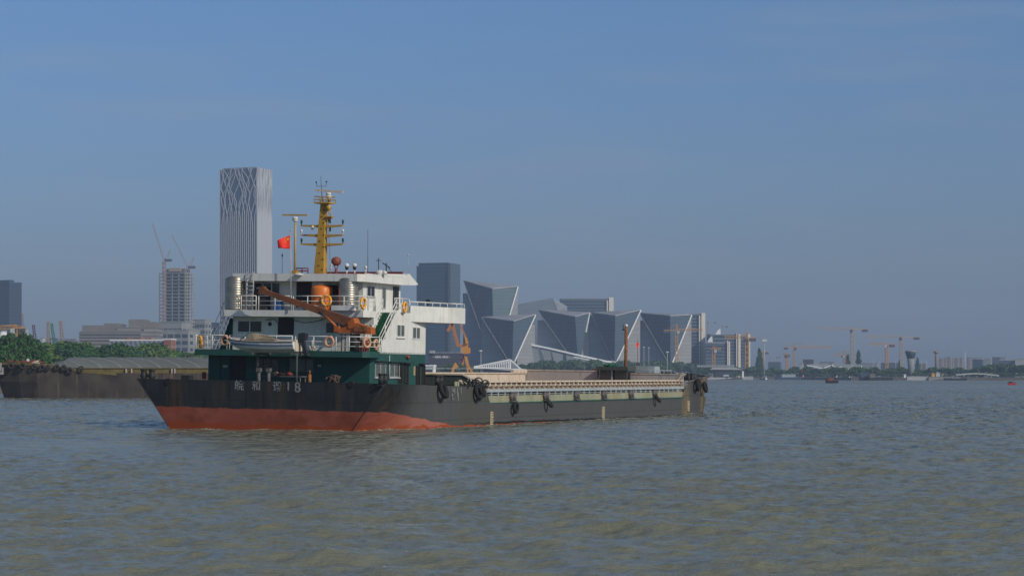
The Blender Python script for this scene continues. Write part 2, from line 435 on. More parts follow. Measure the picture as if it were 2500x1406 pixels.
# ---- hatch coaming: wall, flange, brackets
for sx in (1, -1):
    zt = 3.22 if sx > 0 else 3.62
    mb = MB().box(sx * 7.55, sx * 7.68, 16.2, 63.8, 1.645, zt - .1)
    mb.box(sx * 7.45, sx * 8.05, 16.2, 63.9, zt - .12, zt)
    mb.box(sx * 7.68, sx * 7.8, 16.2, 63.8, 2.86, 2.93)
    y = 16.9
    while y < 63.6:
        mb.prism([(sx * 7.68, y, zt - .121), (sx * 7.95, y, zt - .121), (sx * 8.0, y, 2.83), (sx * 8.28, y, 2.66), (sx * 8.28, y, 1.66), (sx * 7.68, y, 1.66)], (0, .16, 0))
        mb.box(sx * 8.05, sx * 8.34, y - .10, y + .26, 2.84, 2.90)
        y += 1.0
    mb.build('hatch_coaming', 'cream', ship)
mb = MB()
mb.box(-7.45, 7.0, 16.0, 16.18, 1.66, 3.6).box(-7.5, 7.05, 15.93, 16.25, 3.6, 3.70, 1).box(-7.4, 6.9, 15.94, 15.999, 2.9, 2.98)
mb.prism([(7.0, 16.0, 1.66), (8.0, 16.0, 1.66), (8.0, 16.0, 3.12), (7.0, 16.0, 3.6)], (0, .18, 0))
mb.prism([(7.05, 15.93, 3.6), (8.15, 15.93, 3.12), (8.15, 15.93, 3.23), (7.05, 15.93, 3.72)], (0, .3, 0), 1)
mb.build('hatch_aft_wall', ['hatchend', 'cream'], ship)
# forward bulkhead of the hold, stepped top, with walkway rail
mb = MB()
mb.box(-7.7, .05, 64.0, 64.2, 1.66, 3.82).box(-7.75, .1, 63.96, 64.3, 3.82, 3.93, 1)
mb.box(2.9, 8.0, 64.0, 64.2, 1.66, 3.66).box(2.9, 8.1, 63.95, 64.3, 3.66, 3.76, 1)
mb.prism([(8.0, 62.8, 3.22), (8.25, 62.8, 3.22), (8.25, 64.3, 3.80), (8.0, 64.3, 3.80)], (-.2, 0, 0), 1)
mb.build('hatch_fore_wall', ['pink', 'cream'], ship)
mb = MB().box(-7.7, -7.4, 60.5, 63.9, 3.62, 3.9)
mb.build('coaming_step', 'cream', ship)
MB().box(-7.4, 7.4, 16.3, 63.7, 1.66, 1.75).build('hold_floor', 'rust', ship)
# hatch gantry: dark box at mid-bulkhead
gb = MB()
gb.box(.2, 2.85, 63.2, 63.3, 3.12, 4.0, 1).box(0, 3.1, 62.6, 65.4, 4.0, 4.32)
for x in (.08, 1.45, 2.9): gb.box(x - .06, x + .06, 62.9, 63.02, 3.1, 4.0, 0 if x != 1.45 else 2)
gb.box(.2, 2.85, 63.02, 63.1, 3.05, 3.12)
gb.build('gantry_house', ['hatchend', 'glass', 'railblue'], ship)
MB().box(3.0, 4.9, 65.0, 66.5, 3.8, 4.42).build('fore_locker', 'railblue', ship)
MB().box(-1.2, .6, 64.6, 65.4, 4.0, 4.12).box(.0, .12, 64.6, 64.72, 4.12, 4.5).build('gantry_frame', 'rust', ship)
# green net heap on the gantry roof
random.seed(3)
mb = MB()
for i in range(14): mb.ball((.9 + random.uniform(-.7, .6), 64 + random.uniform(-.4, .4), 4.36 + random.uniform(0, .12)), random.uniform(.12, .24), sz=.6, n=7)
net = mb.build('net_heap', M['deckgreen'], None, mw=SM); tag(net, 'small heap of green netting on the roof of the dark hatch-end box', 'net')
# fore handrail
mb = MB(); rx = [P(1510, 903, 1, 64.6), P(1641, 904.5, 1, 64.6), P(1659, 915, 1, 64.6)]
mb.path(rx, .04)
for px in (1587, 1603, 1612, 1621, 1638): a = P(px, 904, 1, 64.6); mb.tube((a.x, a.y, a.z), (a.x, a.y, a.z - .48), .03)
mb.tube(P(1663, 915, 1, 64.6), P(1671, 929, 1, 65.6), .04)
mb.build('fore_railing', 'railblue', ship)
# far railing along the port coaming
mb = MB(); mb.tube((-7.6, 20, 3.95), (-7.6, 60.4, 3.95), .03)
mb.build('port_railing', 'railblue', ship)
# fore deck house (pale blue, seen past the hatch end)
mb = MB().box(5.4, 8.3, 64.32, 65.6, 1.66, 3.15).box(8.3, 8.7, 63.9, 64.3, 1.66, 2.6)
mb.build('fore_deckhouse', 'railblue', ship)
mb = MB().box(5.0, 8.9, 62.0, 67.8, 2.0, 2.12).prism([(8.9, 66.0, 2.12), (8.9, 67.2, 3.1), (8.8, 67.9, 3.3), (8.8, 67.9, 2.12)], (-.3, 0, 0))
mb.build('fore_platform', ['railblue'], ship)
# foremast
mb = MB(); b = P(1528, 897, 1, 66.5); t_ = P(1529, 797, 1, 66.5)
mb.tube((b.x, b.y, 1.7), t_, .17, .15, n=12)
mb.build('foremast', 'rust', ship)
MB().ball((t_.x, t_.y, t_.z + .08), .16).build('masthead_lamp', 'lens', ship)
fm = MB(); fm.tube((t_.x, t_.y, t_.z - .3), (t_.x - .05, t_.y, t_.z - .3), .05); fm.tube((t_.x - .05, t_.y, t_.z - .3), (t_.x - .4, t_.y, t_.z - .3), .05); fm.tube((t_.x - .3, t_.y, t_.z - .3), (t_.x - .3, t_.y, t_.z + .22), .03)
fm.build('lamp_bracket', 'dark', ship)
# bow jackstaff and its small flag
b = P(1557, 905, 1, 69.0); t_ = P(1557, 828, 1, 69.0)
MB().tube((b.x, b.y, 1.7), t_, .035, .02).build('jackstaff', 'redpaint', ship)
fl = MB(); a = P(1557, 835, 1, 69.0); c = P(1557, 853, 1, 69.0)
pts = [(a.x, a.y, a.z), (a.x - .13, a.y - .1, a.z - .15), (a.x - .06, a.y - .16, a.z - .4), (a.x, a.y, c.z)]
fl.prism(pts, (.02, .03, 0)); fl.prism([(a.x, a.y, a.z), (a.x + .1, a.y + .1, a.z - .2), (a.x, a.y, a.z - .5)], (.02, -.02, 0))
tag(fl.build('flag', 'flagred', None, mw=SM), 'small limp red flag on the thin staff at the ship\'s bow', 'flag')

# ---- bollards along the side, on the stern and the bow
def bollard(p, s=1., mat='dark'):
    mb = MB(); x, y, z = p
    mb.box(x - .2 * s, x + .2 * s, y - .55 * s, y + .55 * s, z, z + .1 * s)
    for dy in (-.3, .3):
        mb.tube((x, y + dy * s, z + .1 * s), (x, y + dy * s, z + .72 * s), .17 * s, n=12); mb.tube((x, y + dy * s, z + .72 * s), (x, y + dy * s, z + .80 * s), .21 * s, n=12)
    mb.tube((x, y - .62 * s, z + .42 * s), (x, y + .62 * s, z + .42 * s), .07 * s)
    return mb.build('bollard', mat, ship)
for px in (1252, 1333, 1408, 1475, 1541, 1599): bollard(P(px, 965, 0, 9.2)[:2] + (1.72,), .92, 'postgrey')
for px, c, zz, s in ((935, 8.9, 2.95, 1.0), (1072, 8.9, 2.85, .95)): bollard(P(px, 938, 0, c)[:2] + (zz,), s)
def bollard_t(px, y, z, s):       # pair athwart
    mb = MB(); c = P(px, 915, 1, y).x
    for dx in (-.3, .3): mb.tube((c + dx * s, y, z), (c + dx * s, y, z + .75 * s), .18 * s, n=12); mb.tube((c + dx * s, y, z + .75 * s), (c + dx * s, y, z + .82 * s), .23 * s, n=12)
    mb.tube((c - .55 * s, y, z + .4 * s), (c + .55 * s, y, z + .4 * s), .07 * s)
    mb.build('bollard', 'dark', ship)
bollard_t(361, .2, 2.85, 1.05)
mb = MB(); p = P(457, 918, 1, .4); mb.box(p.x - .3, p.x + .3, .1, .7, 2.9, 3.38).box(p.x - .42, p.x + .42, 0, .8, 2.9, 3.02); mb.build('winch', 'dark', ship)
# bow gear
mb = MB()
for px, py in ((1681, 912), (1690, 911), (1708, 917)):
    a = P(px, py, 0, 8.2); mb.tube((8.2, a.y, 2.8), (8.2, a.y, a.z), .14, n=10)
mb.ball(P(1676, 921, 0, 7.6), .55, sz=.8); mb.box(7.2, 8.6, 64.6, 66.8, 2.6, 3.25); mb.tube((6.8, 66.5, 3.4), (8.6, 66.5, 3.4), .3, n=12)
mb.build('windlass', 'dark', ship)
mb = MB(); mb.box(7.9, 9.2, 66.2, 67.4, 3.1, 3.5); mb.tube((8.8, 65.2, 3.3), (9.1, 68.6, 3.55), .09); mb.tube((9.2, 61.6, 3.0), (9.22, 66, 3.42), .07); mb.build('anchor_rail', 'postgrey', ship)

# ---- deckhouses
HW = 6.1
lower = MB().box(-HW, HW, 3.0, 11.7, 1.66, 4.74).box(-HW, HW, 3.0, 11.7, 4.741, 5.02).build('lower_deckhouse', 'green', ship)
mb = MB(); mb.prism([(-6.45, 3.0, 4.74), (-6.3, 1.5, 4.74), (6.3, 1.5, 4.74), (6.62, 1.9, 4.74), (6.62, 2.9, 4.74), (6.2, 4.3, 4.741), (6.2, 3.0, 4.74)], (0, 0, .40))
mb.build('aft_deck_slab', 'green', ship)
MB().box(-HW, HW, 3.0, 11.7, 5.021, 5.12).build('boat_deck', 'deckgreen', ship)
# middle deckhouse
mid = MB()
mid.box(-5.1, 5.0, 4.5, 11.7, 5.14, 7.40)
sidep = [P(923, 862, 0, HW), P(967, 765, 0, HW), P(1036, 766, 0, HW), P(1037, 866, 0, HW)]
pl = [(HW, p.y, p.z) for p in sidep]; pl[0] = (HW, pl[0][1], 5.03); pl[3] = (HW, 11.71, 5.03); pl[2] = (HW, 11.71, 7.84); pl[1] = (HW, pl[1][1], 7.84)
mid.prism(pl, (-.12, 0, 0)); mid.prism([(-x, y, z) for x, y, z in pl], (.12, 0, 0))
mid.box(5.0, HW - .12, 11.5, 11.7, 5.14, 7.4).box(-HW + .12, -5.1, 11.5, 11.7, 5.14, 7.4)
middle = mid.build('middle_deckhouse', 'white', ship)
# port stair screen (green, seen past the port edge)
mb = MB(); a = P(536, 840, 1, 4.0); b = P(553, 775, 1, 4.0)
mb.prism([(-6.05, 4.6, 5.15), (-5.95, 4.2, 5.15), (-5.15, 4.2, 7.3), (-5.15, 4.6, 7.3), (-5.15, 4.6, 5.15)], (0, 3.0, 0))
mb.build('port_stair_screen', 'green', ship)
# upper deck slab
mb = MB(); z0, z1 = 7.41, 7.84
mb.prism([(-5.2, 3.45, z0), (5.35, 3.45, z0), (5.6, 3.8, z0), (5.6, 4.9, z0), (5.0, 4.9, z0), (5.0, 6.7, z0), (6.1 - .13, 7.2, z0), (6.1 - .13, 11.7, z0), (-6.1 + .13, 11.7, z0), (-6.1 + .13, 6.5, z0), (-5.3, 4.5, z0)], (0, 0, z1 - z0))
mb.build('upper_deck_slab', 'white', ship)
mb = MB().box(4.99, 5.6, 4.55, 5.1, 6.95, 7.405).box(4.99, 5.25, 4.52, 4.9, 6.5, 6.94)
mb.build('slab_bracket', 'white', ship)
# wheelhouse
WX = 4.4
wh = MB().box(-WX, WX, 5.2, 11.0, 7.85, 9.8).box(-WX - 0.001, WX + .001, 10.9, 11.3, 7.85, 8.6).build('wheelhouse', 'white_grime', ship)
MB().box(WX, WX + .05, 5.19, 11.0, 7.85, 9.79).build('wheelhouse_side', 'white', ship)
# roof with drooping visor
mb = MB()
mb.prism([(-4.75, 3.8, 9.83), (4.7, 3.8, 9.79), (5.0, 4.3, 9.79), (5.0, 10.2, 9.79), (-5.0, 10.2, 9.83), (-5.0, 4.3, 9.83)], (0, 0, .50))
mb.prism([(5.02, 10.2, 9.79), (5.02, 10.2, 10.36), (5.02, 11.2, 10.62), (5.02, 12.7, 9.93), (5.02, 12.2, 9.86)], (-10.04, 0, 0))
roof = mb.build('roof', 'white', ship)
mb = MB().box(4.86, 4.99, 4.5, 10.6, 10.30, 10.36).box(-1.2, 4.9, 10.3, 10.45, 10.25, 10.72, 1)
mb.prism([(4.9, 6.5, 10.30), (4.9, 10.5, 10.30), (4.9, 10.5, 10.56), (4.9, 6.5, 10.42)], (.1, 0, 0))
mb.build('roof_coaming', ['white', 'redpaint'], ship)
MB().box(-4.7, 4.8, 4.6, 10.3, 10.33, 10.345).build('roof_deck', 'redpaint', ship)
# bridge wings
for sx in (1, -1):
    pts = [(HW, 9.2), (7.1, 13.2), (7.65, 13.6), (7.55, 15.2), (HW, 12.3)]
    fl_ = [(sx * x, y, 7.25) for x, y in pts]
    mb = MB(); mb.prism(fl_, (0, 0, .10))
    ptz = pts[:4] + [(4.2, 15.2)]
    for (xa, ya), (xb, yb) in zip(pts[:3] , pts[1:4]):
        d = Vector((xb - xa, yb - ya, 0)).normalized(); nrm = Vector((d.y, -d.x, 0)) * .08
        q = [(sx * xa, ya, 7.35), (sx * xb, yb, 7.35), (sx * (xb - nrm.x), yb - nrm.y, 7.35), (sx * (xa - nrm.x), ya - nrm.y, 7.35)]
        mb.prism(q, (0, 0, 1.0))
    mb.prism([(sx * HW, 12.3, 7.251), (sx * 7.45, 15.2, 7.25), (sx * 2, 15.2, 7.25), (sx * 2, 11.75, 7.25), (sx * HW, 11.75, 7.25)], (0, 0, .1))
    mb.build('bridge_wing', 'white', ship)
    rl = MB(); zz = 8.62
    pp = [(HW - .06, 9.2), (7.05, 13.22), (7.58, 13.63), (7.5, 15.1)]
    q = [(sx * x, y, zz) for x, y in pp]; rl.path(q, .045)
    for k in range(6):
        t = k / 5; x = pp[0][0] + (pp[1][0] - pp[0][0]) * t; y = pp[0][1] + (pp[1][1] - pp[0][1]) * t
        rl.tube((sx * x, y, 8.35), (sx * x, y, zz), .03)
    for x, y in pp[2:]: rl.tube((sx * x, y, 8.35), (sx * x, y, zz), .03)
    rl.build('wing_railing', 'white', ship)
MB().tube((6.3, 11.6, 7.35), (6.3, 11.6, 8.62), .05).box(6.17, 6.43, 11.5, 11.7, 8.62, 8.85).build('wing_instrument', 'dark', ship)

# windows and doors: rectangles on the aft (y=c) or starboard (x=c) planes
def rect(ax, c, x0, y0, x1, y1):
    a = P(x0, (y0 + y1) / 2, ax, c); b = P(x1, (y0 + y1) / 2, ax, c); m_ = (x0 + x1) / 2
    zt = P(m_, y0, ax, c).z; zb = P(m_, y1, ax, c).z; k = 1 - ax
    return a[k], b[k], zb, zt
def window(parent, ax, c, px, panes=2, frame='alu', glass='glass', name='window', sill=False):
    a, b, z0, z1 = rect(ax, c, *px); s = 1 if ax == 0 else -1; d = .05; mb = MB()
    def bx(u0, u1, w0, w1, e0, e1, m):
        if ax == 0: mb.box(c + e0, c + e1, u0, u1, w0, w1, m)
        else: mb.box(u0, u1, c - e1, c - e0, w0, w1, m)
    bx(a + .04, b - .04, z0 + .04, z1 - .04, .002, .02, 1)
    for u0, u1, w0, w1 in ((a, a + .06, z0, z1), (b - .06, b, z0, z1), (a + .061, b - .061, z0, z0 + .06), (a + .061, b - .061, z1 - .06, z1)): bx(u0, u1, w0, w1, .003, d, 0)
    for k in range(1, panes): u = a + (b - a) * k / panes; bx(u - .035, u + .035, z0 + .061, z1 - .061, .021, d, 0)
    if sill: bx(a - .1, b + .1, z0 - .08, z0, .003, .1, 0)
    o = mb.build(name, [frame, glass], parent)
    return o
def door(parent, ax, c, px, mat='blackdoor', name='door'):
    a, b, z0, z1 = rect(ax, c, *px); mb = MB()
    def bx(u0, u1, w0, w1, e0, e1, m):
        if ax == 0: mb.box(c + e0, c + e1, u0, u1, w0, w1, m)
        else: mb.box(u0, u1, c - e1, c - e0, w0, w1, m)
    bx(a, b, z0, z1, .002, .03, 0)
    bx(a - .05, a, z0, z1, .003, .06, 1); bx(b, b + .05, z0, z1, .003, .06, 1); bx(a - .05, b + .05, z1, z1 + .05, .003, .06, 1)
    bx(b - .16, b - .08, z0 + (z1 - z0) * .45, z0 + (z1 - z0) * .5, .031, .08, 1)
    return mb.build(name, [mat, 'dark' if mat != 'browndoor' else 'browndoor'], parent)
YL = 3.0
door(lower, 1, YL, (539, 870, 562, 926), 'green'); door(lower, 1, YL, (567, 872, 597, 926), 'browndoor')
window(lower, 1, YL, (622, 874, 682, 906), 3, 'hatchend'); window(lower, 1, YL, (705, 874, 767, 909), 3, 'hatchend', 'curtain')
for px in ((545, 891, 556, 897), (776, 890, 784, 895)):
    a, b, z0, z1 = rect(1, YL, *px); MB().box(a, b, YL - .035, YL - .002, z0, z1).build('notice_plate', 'alu', ship)
a, b, z0, z1 = rect(1, YL, 497, 908, 503, 925); MB().box(a, b, YL - .2, YL - .002, z0, z1).build('fire_locker', 'redpaint', ship)
window(lower, 0, HW, (915, 885, 941, 921), 2, 'alu', 'curtain', sill=True); window(lower, 0, HW, (950, 887, 974, 921), 2, 'alu', 'curtain', sill=True)
door(lower, 0, HW, (972, 892, 981, 936), 'blackdoor'); door(lower, 0, HW, (986, 891, 995, 937), 'browndoor')
door(lower, 0, HW, (1016, 894, 1024, 940), 'blackdoor'); door(lower, 0, HW, (1030, 894, 1036, 941), 'blackdoor')
for px in ((914, 881, 944, 883), (947, 883, 983, 885), (984, 885, 1001, 887), (1022, 887, 1040, 889)):
    a, b, z0, z1 = rect(0, HW, *px); MB().box(HW + .002, HW + .28, a, b, z0, z1).build('rain_canopy', 'dark', ship)
a = P(949, 868, 0, HW); b = P(949, 925, 0, HW); MB().tube((HW + .06, a.y, a.z), (HW + .06, a.y, b.z), .035).build('drain_pipe', 'railblue', ship)
a, b, z0, z1 = rect(0, HW, 1009, 894, 1013, 916); MB().box(HW + .002, HW + .03, a, b, z0, z1).build('name_board', 'tanpole', ship)
a = P(993, 872, 0, HW); mb = MB(); mb.ball((HW + .12, a.y, a.z), .13); mb.tube((HW, a.y - .25, a.z + .08), (HW, a.y + .25, a.z + .08), .05); mb.build('side_lamp', 'brownred', ship)
YM = 4.5
window(middle, 1, YM, (580, 782, 641, 812), 2, 'white_grime'); window(middle, 1, YM, (795, 786, 862, 815), 2, 'white_grime')
door(middle, 1, YM, (682, 777, 716, 817), 'browndoor')
window(middle, 0, HW, (968, 792, 987, 823), 2, 'white', 'curtain', sill=True); window(middle, 0, HW, (1006, 798, 1025, 828), 2, 'white', 'curtain')
a = P(659, 791, 1, YM); MB().lathe((a.x, YM - .05, a.z), [(.12, 0), (.14, .05)], 16, axis='y').build('porthole', 'dark', ship)
YW = 5.2
mb = MB(); p0 = P(612, 780, 1, YM - .06)
for pts in ([(650, 781), (672, 779), (679, 790), (679, 815)], [(716, 781), (740, 788), (765, 786), (792, 779)]):
    mb.path([P(x, y, 1, YM - .05) for x, y in pts], .02, n=5)
mb.build('wall_cable', 'dark', ship)
door(wh, 1, YW, (726, 686, 759, 750), 'blackdoor')
window(wh, 1, YW, (621, 689, 685, 722), 3, 'white_grime'); window(wh, 1, YW, (797, 696, 829, 720), 1, 'dark')
WS = WX + .05
window(wh, 0, WS, (895, 698, 914, 727), 2, 'alu'); window(wh, 0, WS, (932, 703, 941, 754), 1, 'alu', 'curtain'); window(wh, 0, WS, (959, 700, 972, 756), 2, 'browndoor')
# stairs to the wheelhouse deck, starboard
mb = MB(); y0, z0_, y1, z1_ = 4.3, 5.14, 6.9, 7.80; n = 12
for i in range(n):
    ya = y0 + (y1 - y0) * i / n; yb = y0 + (y1 - y0) * (i + 1) / n; za = z0_ + (z1_ - z0_) * i / n; zb = z0_ + (z1_ - z0_) * (i + 1) / n
    mb.box(5.08, 5.95, ya, yb + .03, za, zb)
stairs = mb.build('stairs', 'deckgreen', ship)
mb = MB()
for dx in (5.1, 6.15):
    for h in (.15, .55, .95):
        mb.tube((dx, y0 - .1, z0_ + h), (dx, y1, z1_ + h - .05), .035)
    for k in range(4):
        t = k / 3; y = y0 + (y1 - y0) * t; z = z0_ + (z1_ - z0_) * t; mb.tube((dx, y, z), (dx, y, z + .95), .03)
mb.build('stair_rail', 'white', ship)

# ---- railings
def railing(pts, h=.95, posts=None, rails=(.33, .64, 1.0), name='railing', r=.032):
    mb = MB(); V = [Vector(p) for p in pts]
    for a, b in zip(V[:-1], V[1:]):
        for k in rails: mb.tube(a + Vector((0, 0, h * k)), b + Vector((0, 0, h * k)), r if k == 1 else r * .75, n=6)
        n = max(1, round((b - a).length / 1.25))
        for i in range(n + 1): p = a.lerp(b, i / n); mb.tube(p, p + Vector((0, 0, h)), r, n=6)
    return mb.build(name, 'white', ship)
zd = 5.14
railing([(-6.15, 1.7, zd), (-3.9, 1.65, zd)]); railing([(-3.7, 1.65, zd), (1.05, 1.65, zd)]); railing([(1.3, 1.65, zd), (4.0, 1.65, zd)])
railing([(4.3, 1.65, zd), (6.25, 1.65, zd), (6.5, 2.1, zd), (6.5, 3.9, zd)]); railing([(-6.3, 1.7, zd), (-6.3, 6.0, zd)])
zu = 7.85
railing([(-5.1, 3.6, zu), (-2.8, 3.58, zu)]); railing([(-2.6, 3.58, zu), (-.1, 3.58, zu)]); railing([(.05, 3.58, zu), (2.2, 3.58, zu)])
railing([(2.4, 3.58, zu), (5.3, 3.58, zu), (5.5, 3.85, zu), (5.5, 4.9, zu), (5.2, 5.3, zu)]); railing([(5.95, 7.0, zu), (5.95, 9.3, zu)]); railing([(-5.1, 3.6, zu), (-5.2, 6, zu)])
# platform under the starboard steel tank
a, b, z0, z1 = rect(1, 3.3, 812, 746, 868, 758)
MB().box(a, b, 3.1, 3.44, z0, z1).build('tank_tray', 'white_grime', ship)
# ladders at port aft up to the roof
mb = MB(); a = P(603, 664, 1, 3.6); b = P(618, 664, 1, 3.6); zb = 7.86
mb.tube((a.x, 3.55, zb), (a.x, 3.7, a.z), .035); mb.tube((b.x, 3.55, zb), (b.x, 3.7, b.z), .035)
for i in range(9): z = zb + .28 * i + .2; mb.tube((a.x, 3.6, z), (b.x, 3.6, z), .022)
mb.build('roof_ladder', 'alu', ship)
mb = MB(); a = P(528, 855, 1, 3.8); b = P(552, 765, 1, 3.8)
for dx in (0, -.35): mb.tube((a.x + dx, 3.6, 5.15), (b.x + dx, 4.6, 7.9), .04)
for dx in (0, -.35): mb.tube((a.x + dx - .25, 3.6, 5.75), (b.x + dx - .25, 4.6, 8.4), .03)
mb.build('port_ladder', 'white', ship)

# ---- mast, radars, antennas
YMS = 8.0
def col_(px, py, y=YMS): return P(px, py, 1, y)
bl = col_(770, 665); br = col_(799, 665); tl = col_(785, 497); tr = col_(799, 497)
mb = MB()
br.x -= .16; tr.x -= .08
mb.add([(bl.x, YMS - .28, 10.33), (br.x, YMS - .28, 10.33), (br.x, YMS + .28, 10.33), (bl.x, YMS + .28, 10.33), (tl.x, YMS - .16, tl.z), (tr.x, YMS - .16, tr.z), (tr.x, YMS + .16, tr.z), (tl.x, YMS + .16, tl.z)],
       [(0,3,2,1),(4,5,6,7),(0,1,5,4),(1,2,6,5),(2,3,7,6),(3,0,4,7)])
for py, px in ((513, 790), (529, 785), (544, 790), (559, 784), (574, 790), (589, 781), (603, 790), (618, 780), (633, 789), (648, 779), (658, 788)):
    a = P(px, py, 1, YMS - .2); f_ = (a.z - 10.33) / (tl.z - 10.33); yy = YMS - .28 + .12 * f_; mb.box(a.x - .055, a.x + .055, yy - .03, yy + .05, a.z - .025, a.z + .025, 1)
mast = mb.build('main_mast', ['yellow', 'dark'], ship)
for py in (552, 575, 597):
    for x0, x1, sy in ((736, 781 - (py - 552) * .08, 1), (795, 837, 1)):
        a = col_(x0, py); b = col_(x1, py); zc = (a.z + b.z) / 2; out_, in_ = (a, b) if x0 < 770 else (b, a)
        m_ = MB(); m_.prism([(out_.x, YMS - .12, zc + .07), (in_.x, YMS - .12, zc + .07), (in_.x, YMS - .12, zc - .13), (out_.x, YMS - .12, zc - .02)], (0, .24, 0))
        m_.build('crosstree', 'yellow', ship)
        q = MB(); cx = out_.x; q.tube((cx, YMS, zc + .07), (cx, YMS, zc + .2), .04); q.tube((cx, YMS, zc + .2), (cx, YMS, zc + .42), .075); q.build('signal_lamp', 'lens' if py == 575 else 'navgreen', ship)
for px, py in ((806, 540), (806, 560)): a = col_(px, py); MB().tube((a.x, YMS, a.z - .15), (a.x, YMS, a.z + .15), .06).build('signal_lamp', 'dark', ship)
a = col_(767, 555); MB().tube((a.x, YMS - .2, a.z + .1), (a.x + .08, YMS - .4, a.z - .12), .05, .12).build('horn', 'lens', ship)
# platform with rails
a = col_(775, 496); b = col_(811, 496)
mb = MB(); mb.box(a.x, b.x, YMS - .5, YMS + .5, a.z - .06, a.z + .04)
for z in (.22, .42):
    mb.path([(a.x, YMS - .48, a.z + z), (b.x, YMS - .48, b.z + z), (b.x, YMS + .48, a.z + z), (a.x, YMS + .48, a.z + z), (a.x, YMS - .48, a.z + z)], .025)
for x in (a.x, a.x + .45, b.x - .4, b.x):
    for y in (-.48, .48): mb.tube((x, YMS + y, a.z), (x, YMS + y, a.z + .42), .025)
mb.build('mast_platform', 'yellow', ship)
a = col_(803, 478); b = col_(803, 494)
mb = MB(); mb.tube((a.x, YMS, b.z), (a.x, YMS, b.z + .3), .09, m=1); mb.tube((a.x, YMS, a.z - .25), (a.x, YMS, a.z + .02), .12, .2, n=14); mb.tube((a.x, YMS, a.z + .02), (a.x, YMS, a.z + .2), .2, n=14); mb.build('radar_pedestal', ['lens', 'dark'], ship)
a = col_(769, 464.5); b = col_(837, 469); MB().beam(a, b, .14, .14).build('radar_scanner', 'cream', ship)
mb = MB(); a = col_(787, 495); b = col_(783, 430); mb.tube(a, b, .03, .012)
c = col_(785, 455.5); d = col_(773, 455); e_ = col_(796, 455); mb.path([col_(772, 443), (d.x, YMS, d.z + .1), d, e_, (e_.x, YMS, e_.z + .1), col_(797, 443)], .015)
mb.ball(col_(772, 445), .06); mb.ball(col_(797, 444), .06); mb.build('antenna', 'dark', ship)
# small starboard platform with horn
a = col_(802, 521); b = col_(812, 528)
mb = MB(); mb.box(a.x - .1, b.x, YMS - .3, YMS + .3, b.z - .06, b.z); mb.prism([(a.x - .1, YMS, b.z - .06), (b.x, YMS, b.z - .06), (a.x - .05, YMS, b.z - .45)], (0, .08, 0))
mb.path([(a.x - .05, YMS - .28, b.z + .35), (b.x, YMS - .28, b.z + .35), (b.x, YMS - .28, b.z)], .025); mb.build('horn_platform', 'yellow', ship)
c = col_(804, 508); mb = MB(); mb.lathe((c.x, YMS - .1, c.z), [(.09, .25), (.1, .1), (.24, -.12), (.26, -.18)], 18, axis='y'); mb.tube((c.x, YMS, c.z - .2), (c.x, YMS, c.z - .45), .04); mb.build('horn', 'yellow', ship)
mb = MB(); mb.path([col_(802, 535), col_(803, 570), col_(806, 635)], .012, n=5); mb.build('mast_cable', 'dark', ship)
mb = MB(); mb.tube(P(806, 668, 1, YMS), col_(811, 642), .03); mb.tube(P(805, 650, 1, YMS), col_(810, 645), .03); mb.tube(P(804, 656, 1, YMS), col_(810, 655), .03); mb.build('mast_ladder', 'cream', ship)
# second radar on its pole
yr = 5.2
a = P(720, 668, 1, yr); b = P(721, 543, 1, yr); mb = MB(); mb.tube((a.x, yr, 10.42), b, .085, .08, n=14); mb.build('radar_pole', 'tanpole', ship); MB().box(a.x - .22, a.x + .22, yr - .22, yr + .22, 10.3, 10.55).build('pole_base', 'yellow', ship)
c = P(721, 535, 1, yr); mb = MB(); mb.tube((c.x, yr, c.z - .18), (c.x, yr, c.z - .06), .13, .2, n=16); mb.tube((c.x, yr, c.z - .06), (c.x, yr, c.z + .14), .2, n=16); mb.build('radar_pedestal', 'lens', ship)
a = P(690, 525, 1, yr); b = P(751, 525.5, 1, yr); MB().beam(a, b, .12, .1).build('radar_scanner', 'yellow', ship)
# flag staff and the national flag
yf = 3.3
a = P(710, 756, 1, yf); b = P(709.5, 565, 1, yf); mb = MB(); mb.tube(a, b, .045, .03, n=10); mb.ball((b.x, b.y, b.z + .06), .07); mb.build('flagpole', 'alu', ship)
fa = P(709, 574, 1, yf); fb = P(709, 607, 1, yf)
flag = tag(empty('flag', mw=SM @ Matrix.Translation((fa.x - .03, yf, fa.z)) @ Matrix.Rotation(R_(27), 4, 'Z')), 'red flag with yellow stars flying from the pole on the ship\'s wheelhouse', 'flag')
nu, nv = 14, 8; Wf, Hf = .84, (fa.z - fb.z)
def fpt(u, v):
    return Vector((-u * Wf * (.93 + .07 * (1 - v)), .10 * math.sin(u * 6 + v * 1.2) * u, -(v + (1 - v) * .44 * u ** 1.2) * Hf - .02 * math.sin(u * 6)))
me = MB(); me.v = [tuple(fpt(i / nu, j / nv)) for i in range(nu + 1) for j in range(nv + 1)]
for i in range(nu):
    for j in range(nv): q = i * (nv + 1) + j; me.f.append((q, q + 1, q + nv + 2, q + nv + 1)); me.m.append(0); me.sm.append(True)
fo = me.build('flag_cloth', 'flagred', flag)
so_ = fo.modifiers.new('thick', 'SOLIDIFY'); so_.thickness = .008; so_.offset = 0
def star(u, v, r, a0=0):
    mb = MB(); pts = []
    for k in range(10):
        t = a0 + math.pi * k / 5; rr = r if k % 2 == 0 else r * .4
        uu, vv = u + rr * math.sin(t) / Wf, v - rr * math.cos(t) / Hf
        q = fpt(max(uu, 0.005), vv); pts.append((q.x, q.y - .016, q.z))
    mb.add(pts + [(p[0], p[1] + .032, p[2]) for p in pts], [tuple(range(9, -1, -1)), tuple(range(10, 20))]); mb.build('star', 'flagyellow', flag)
star(.17, .25, .115)
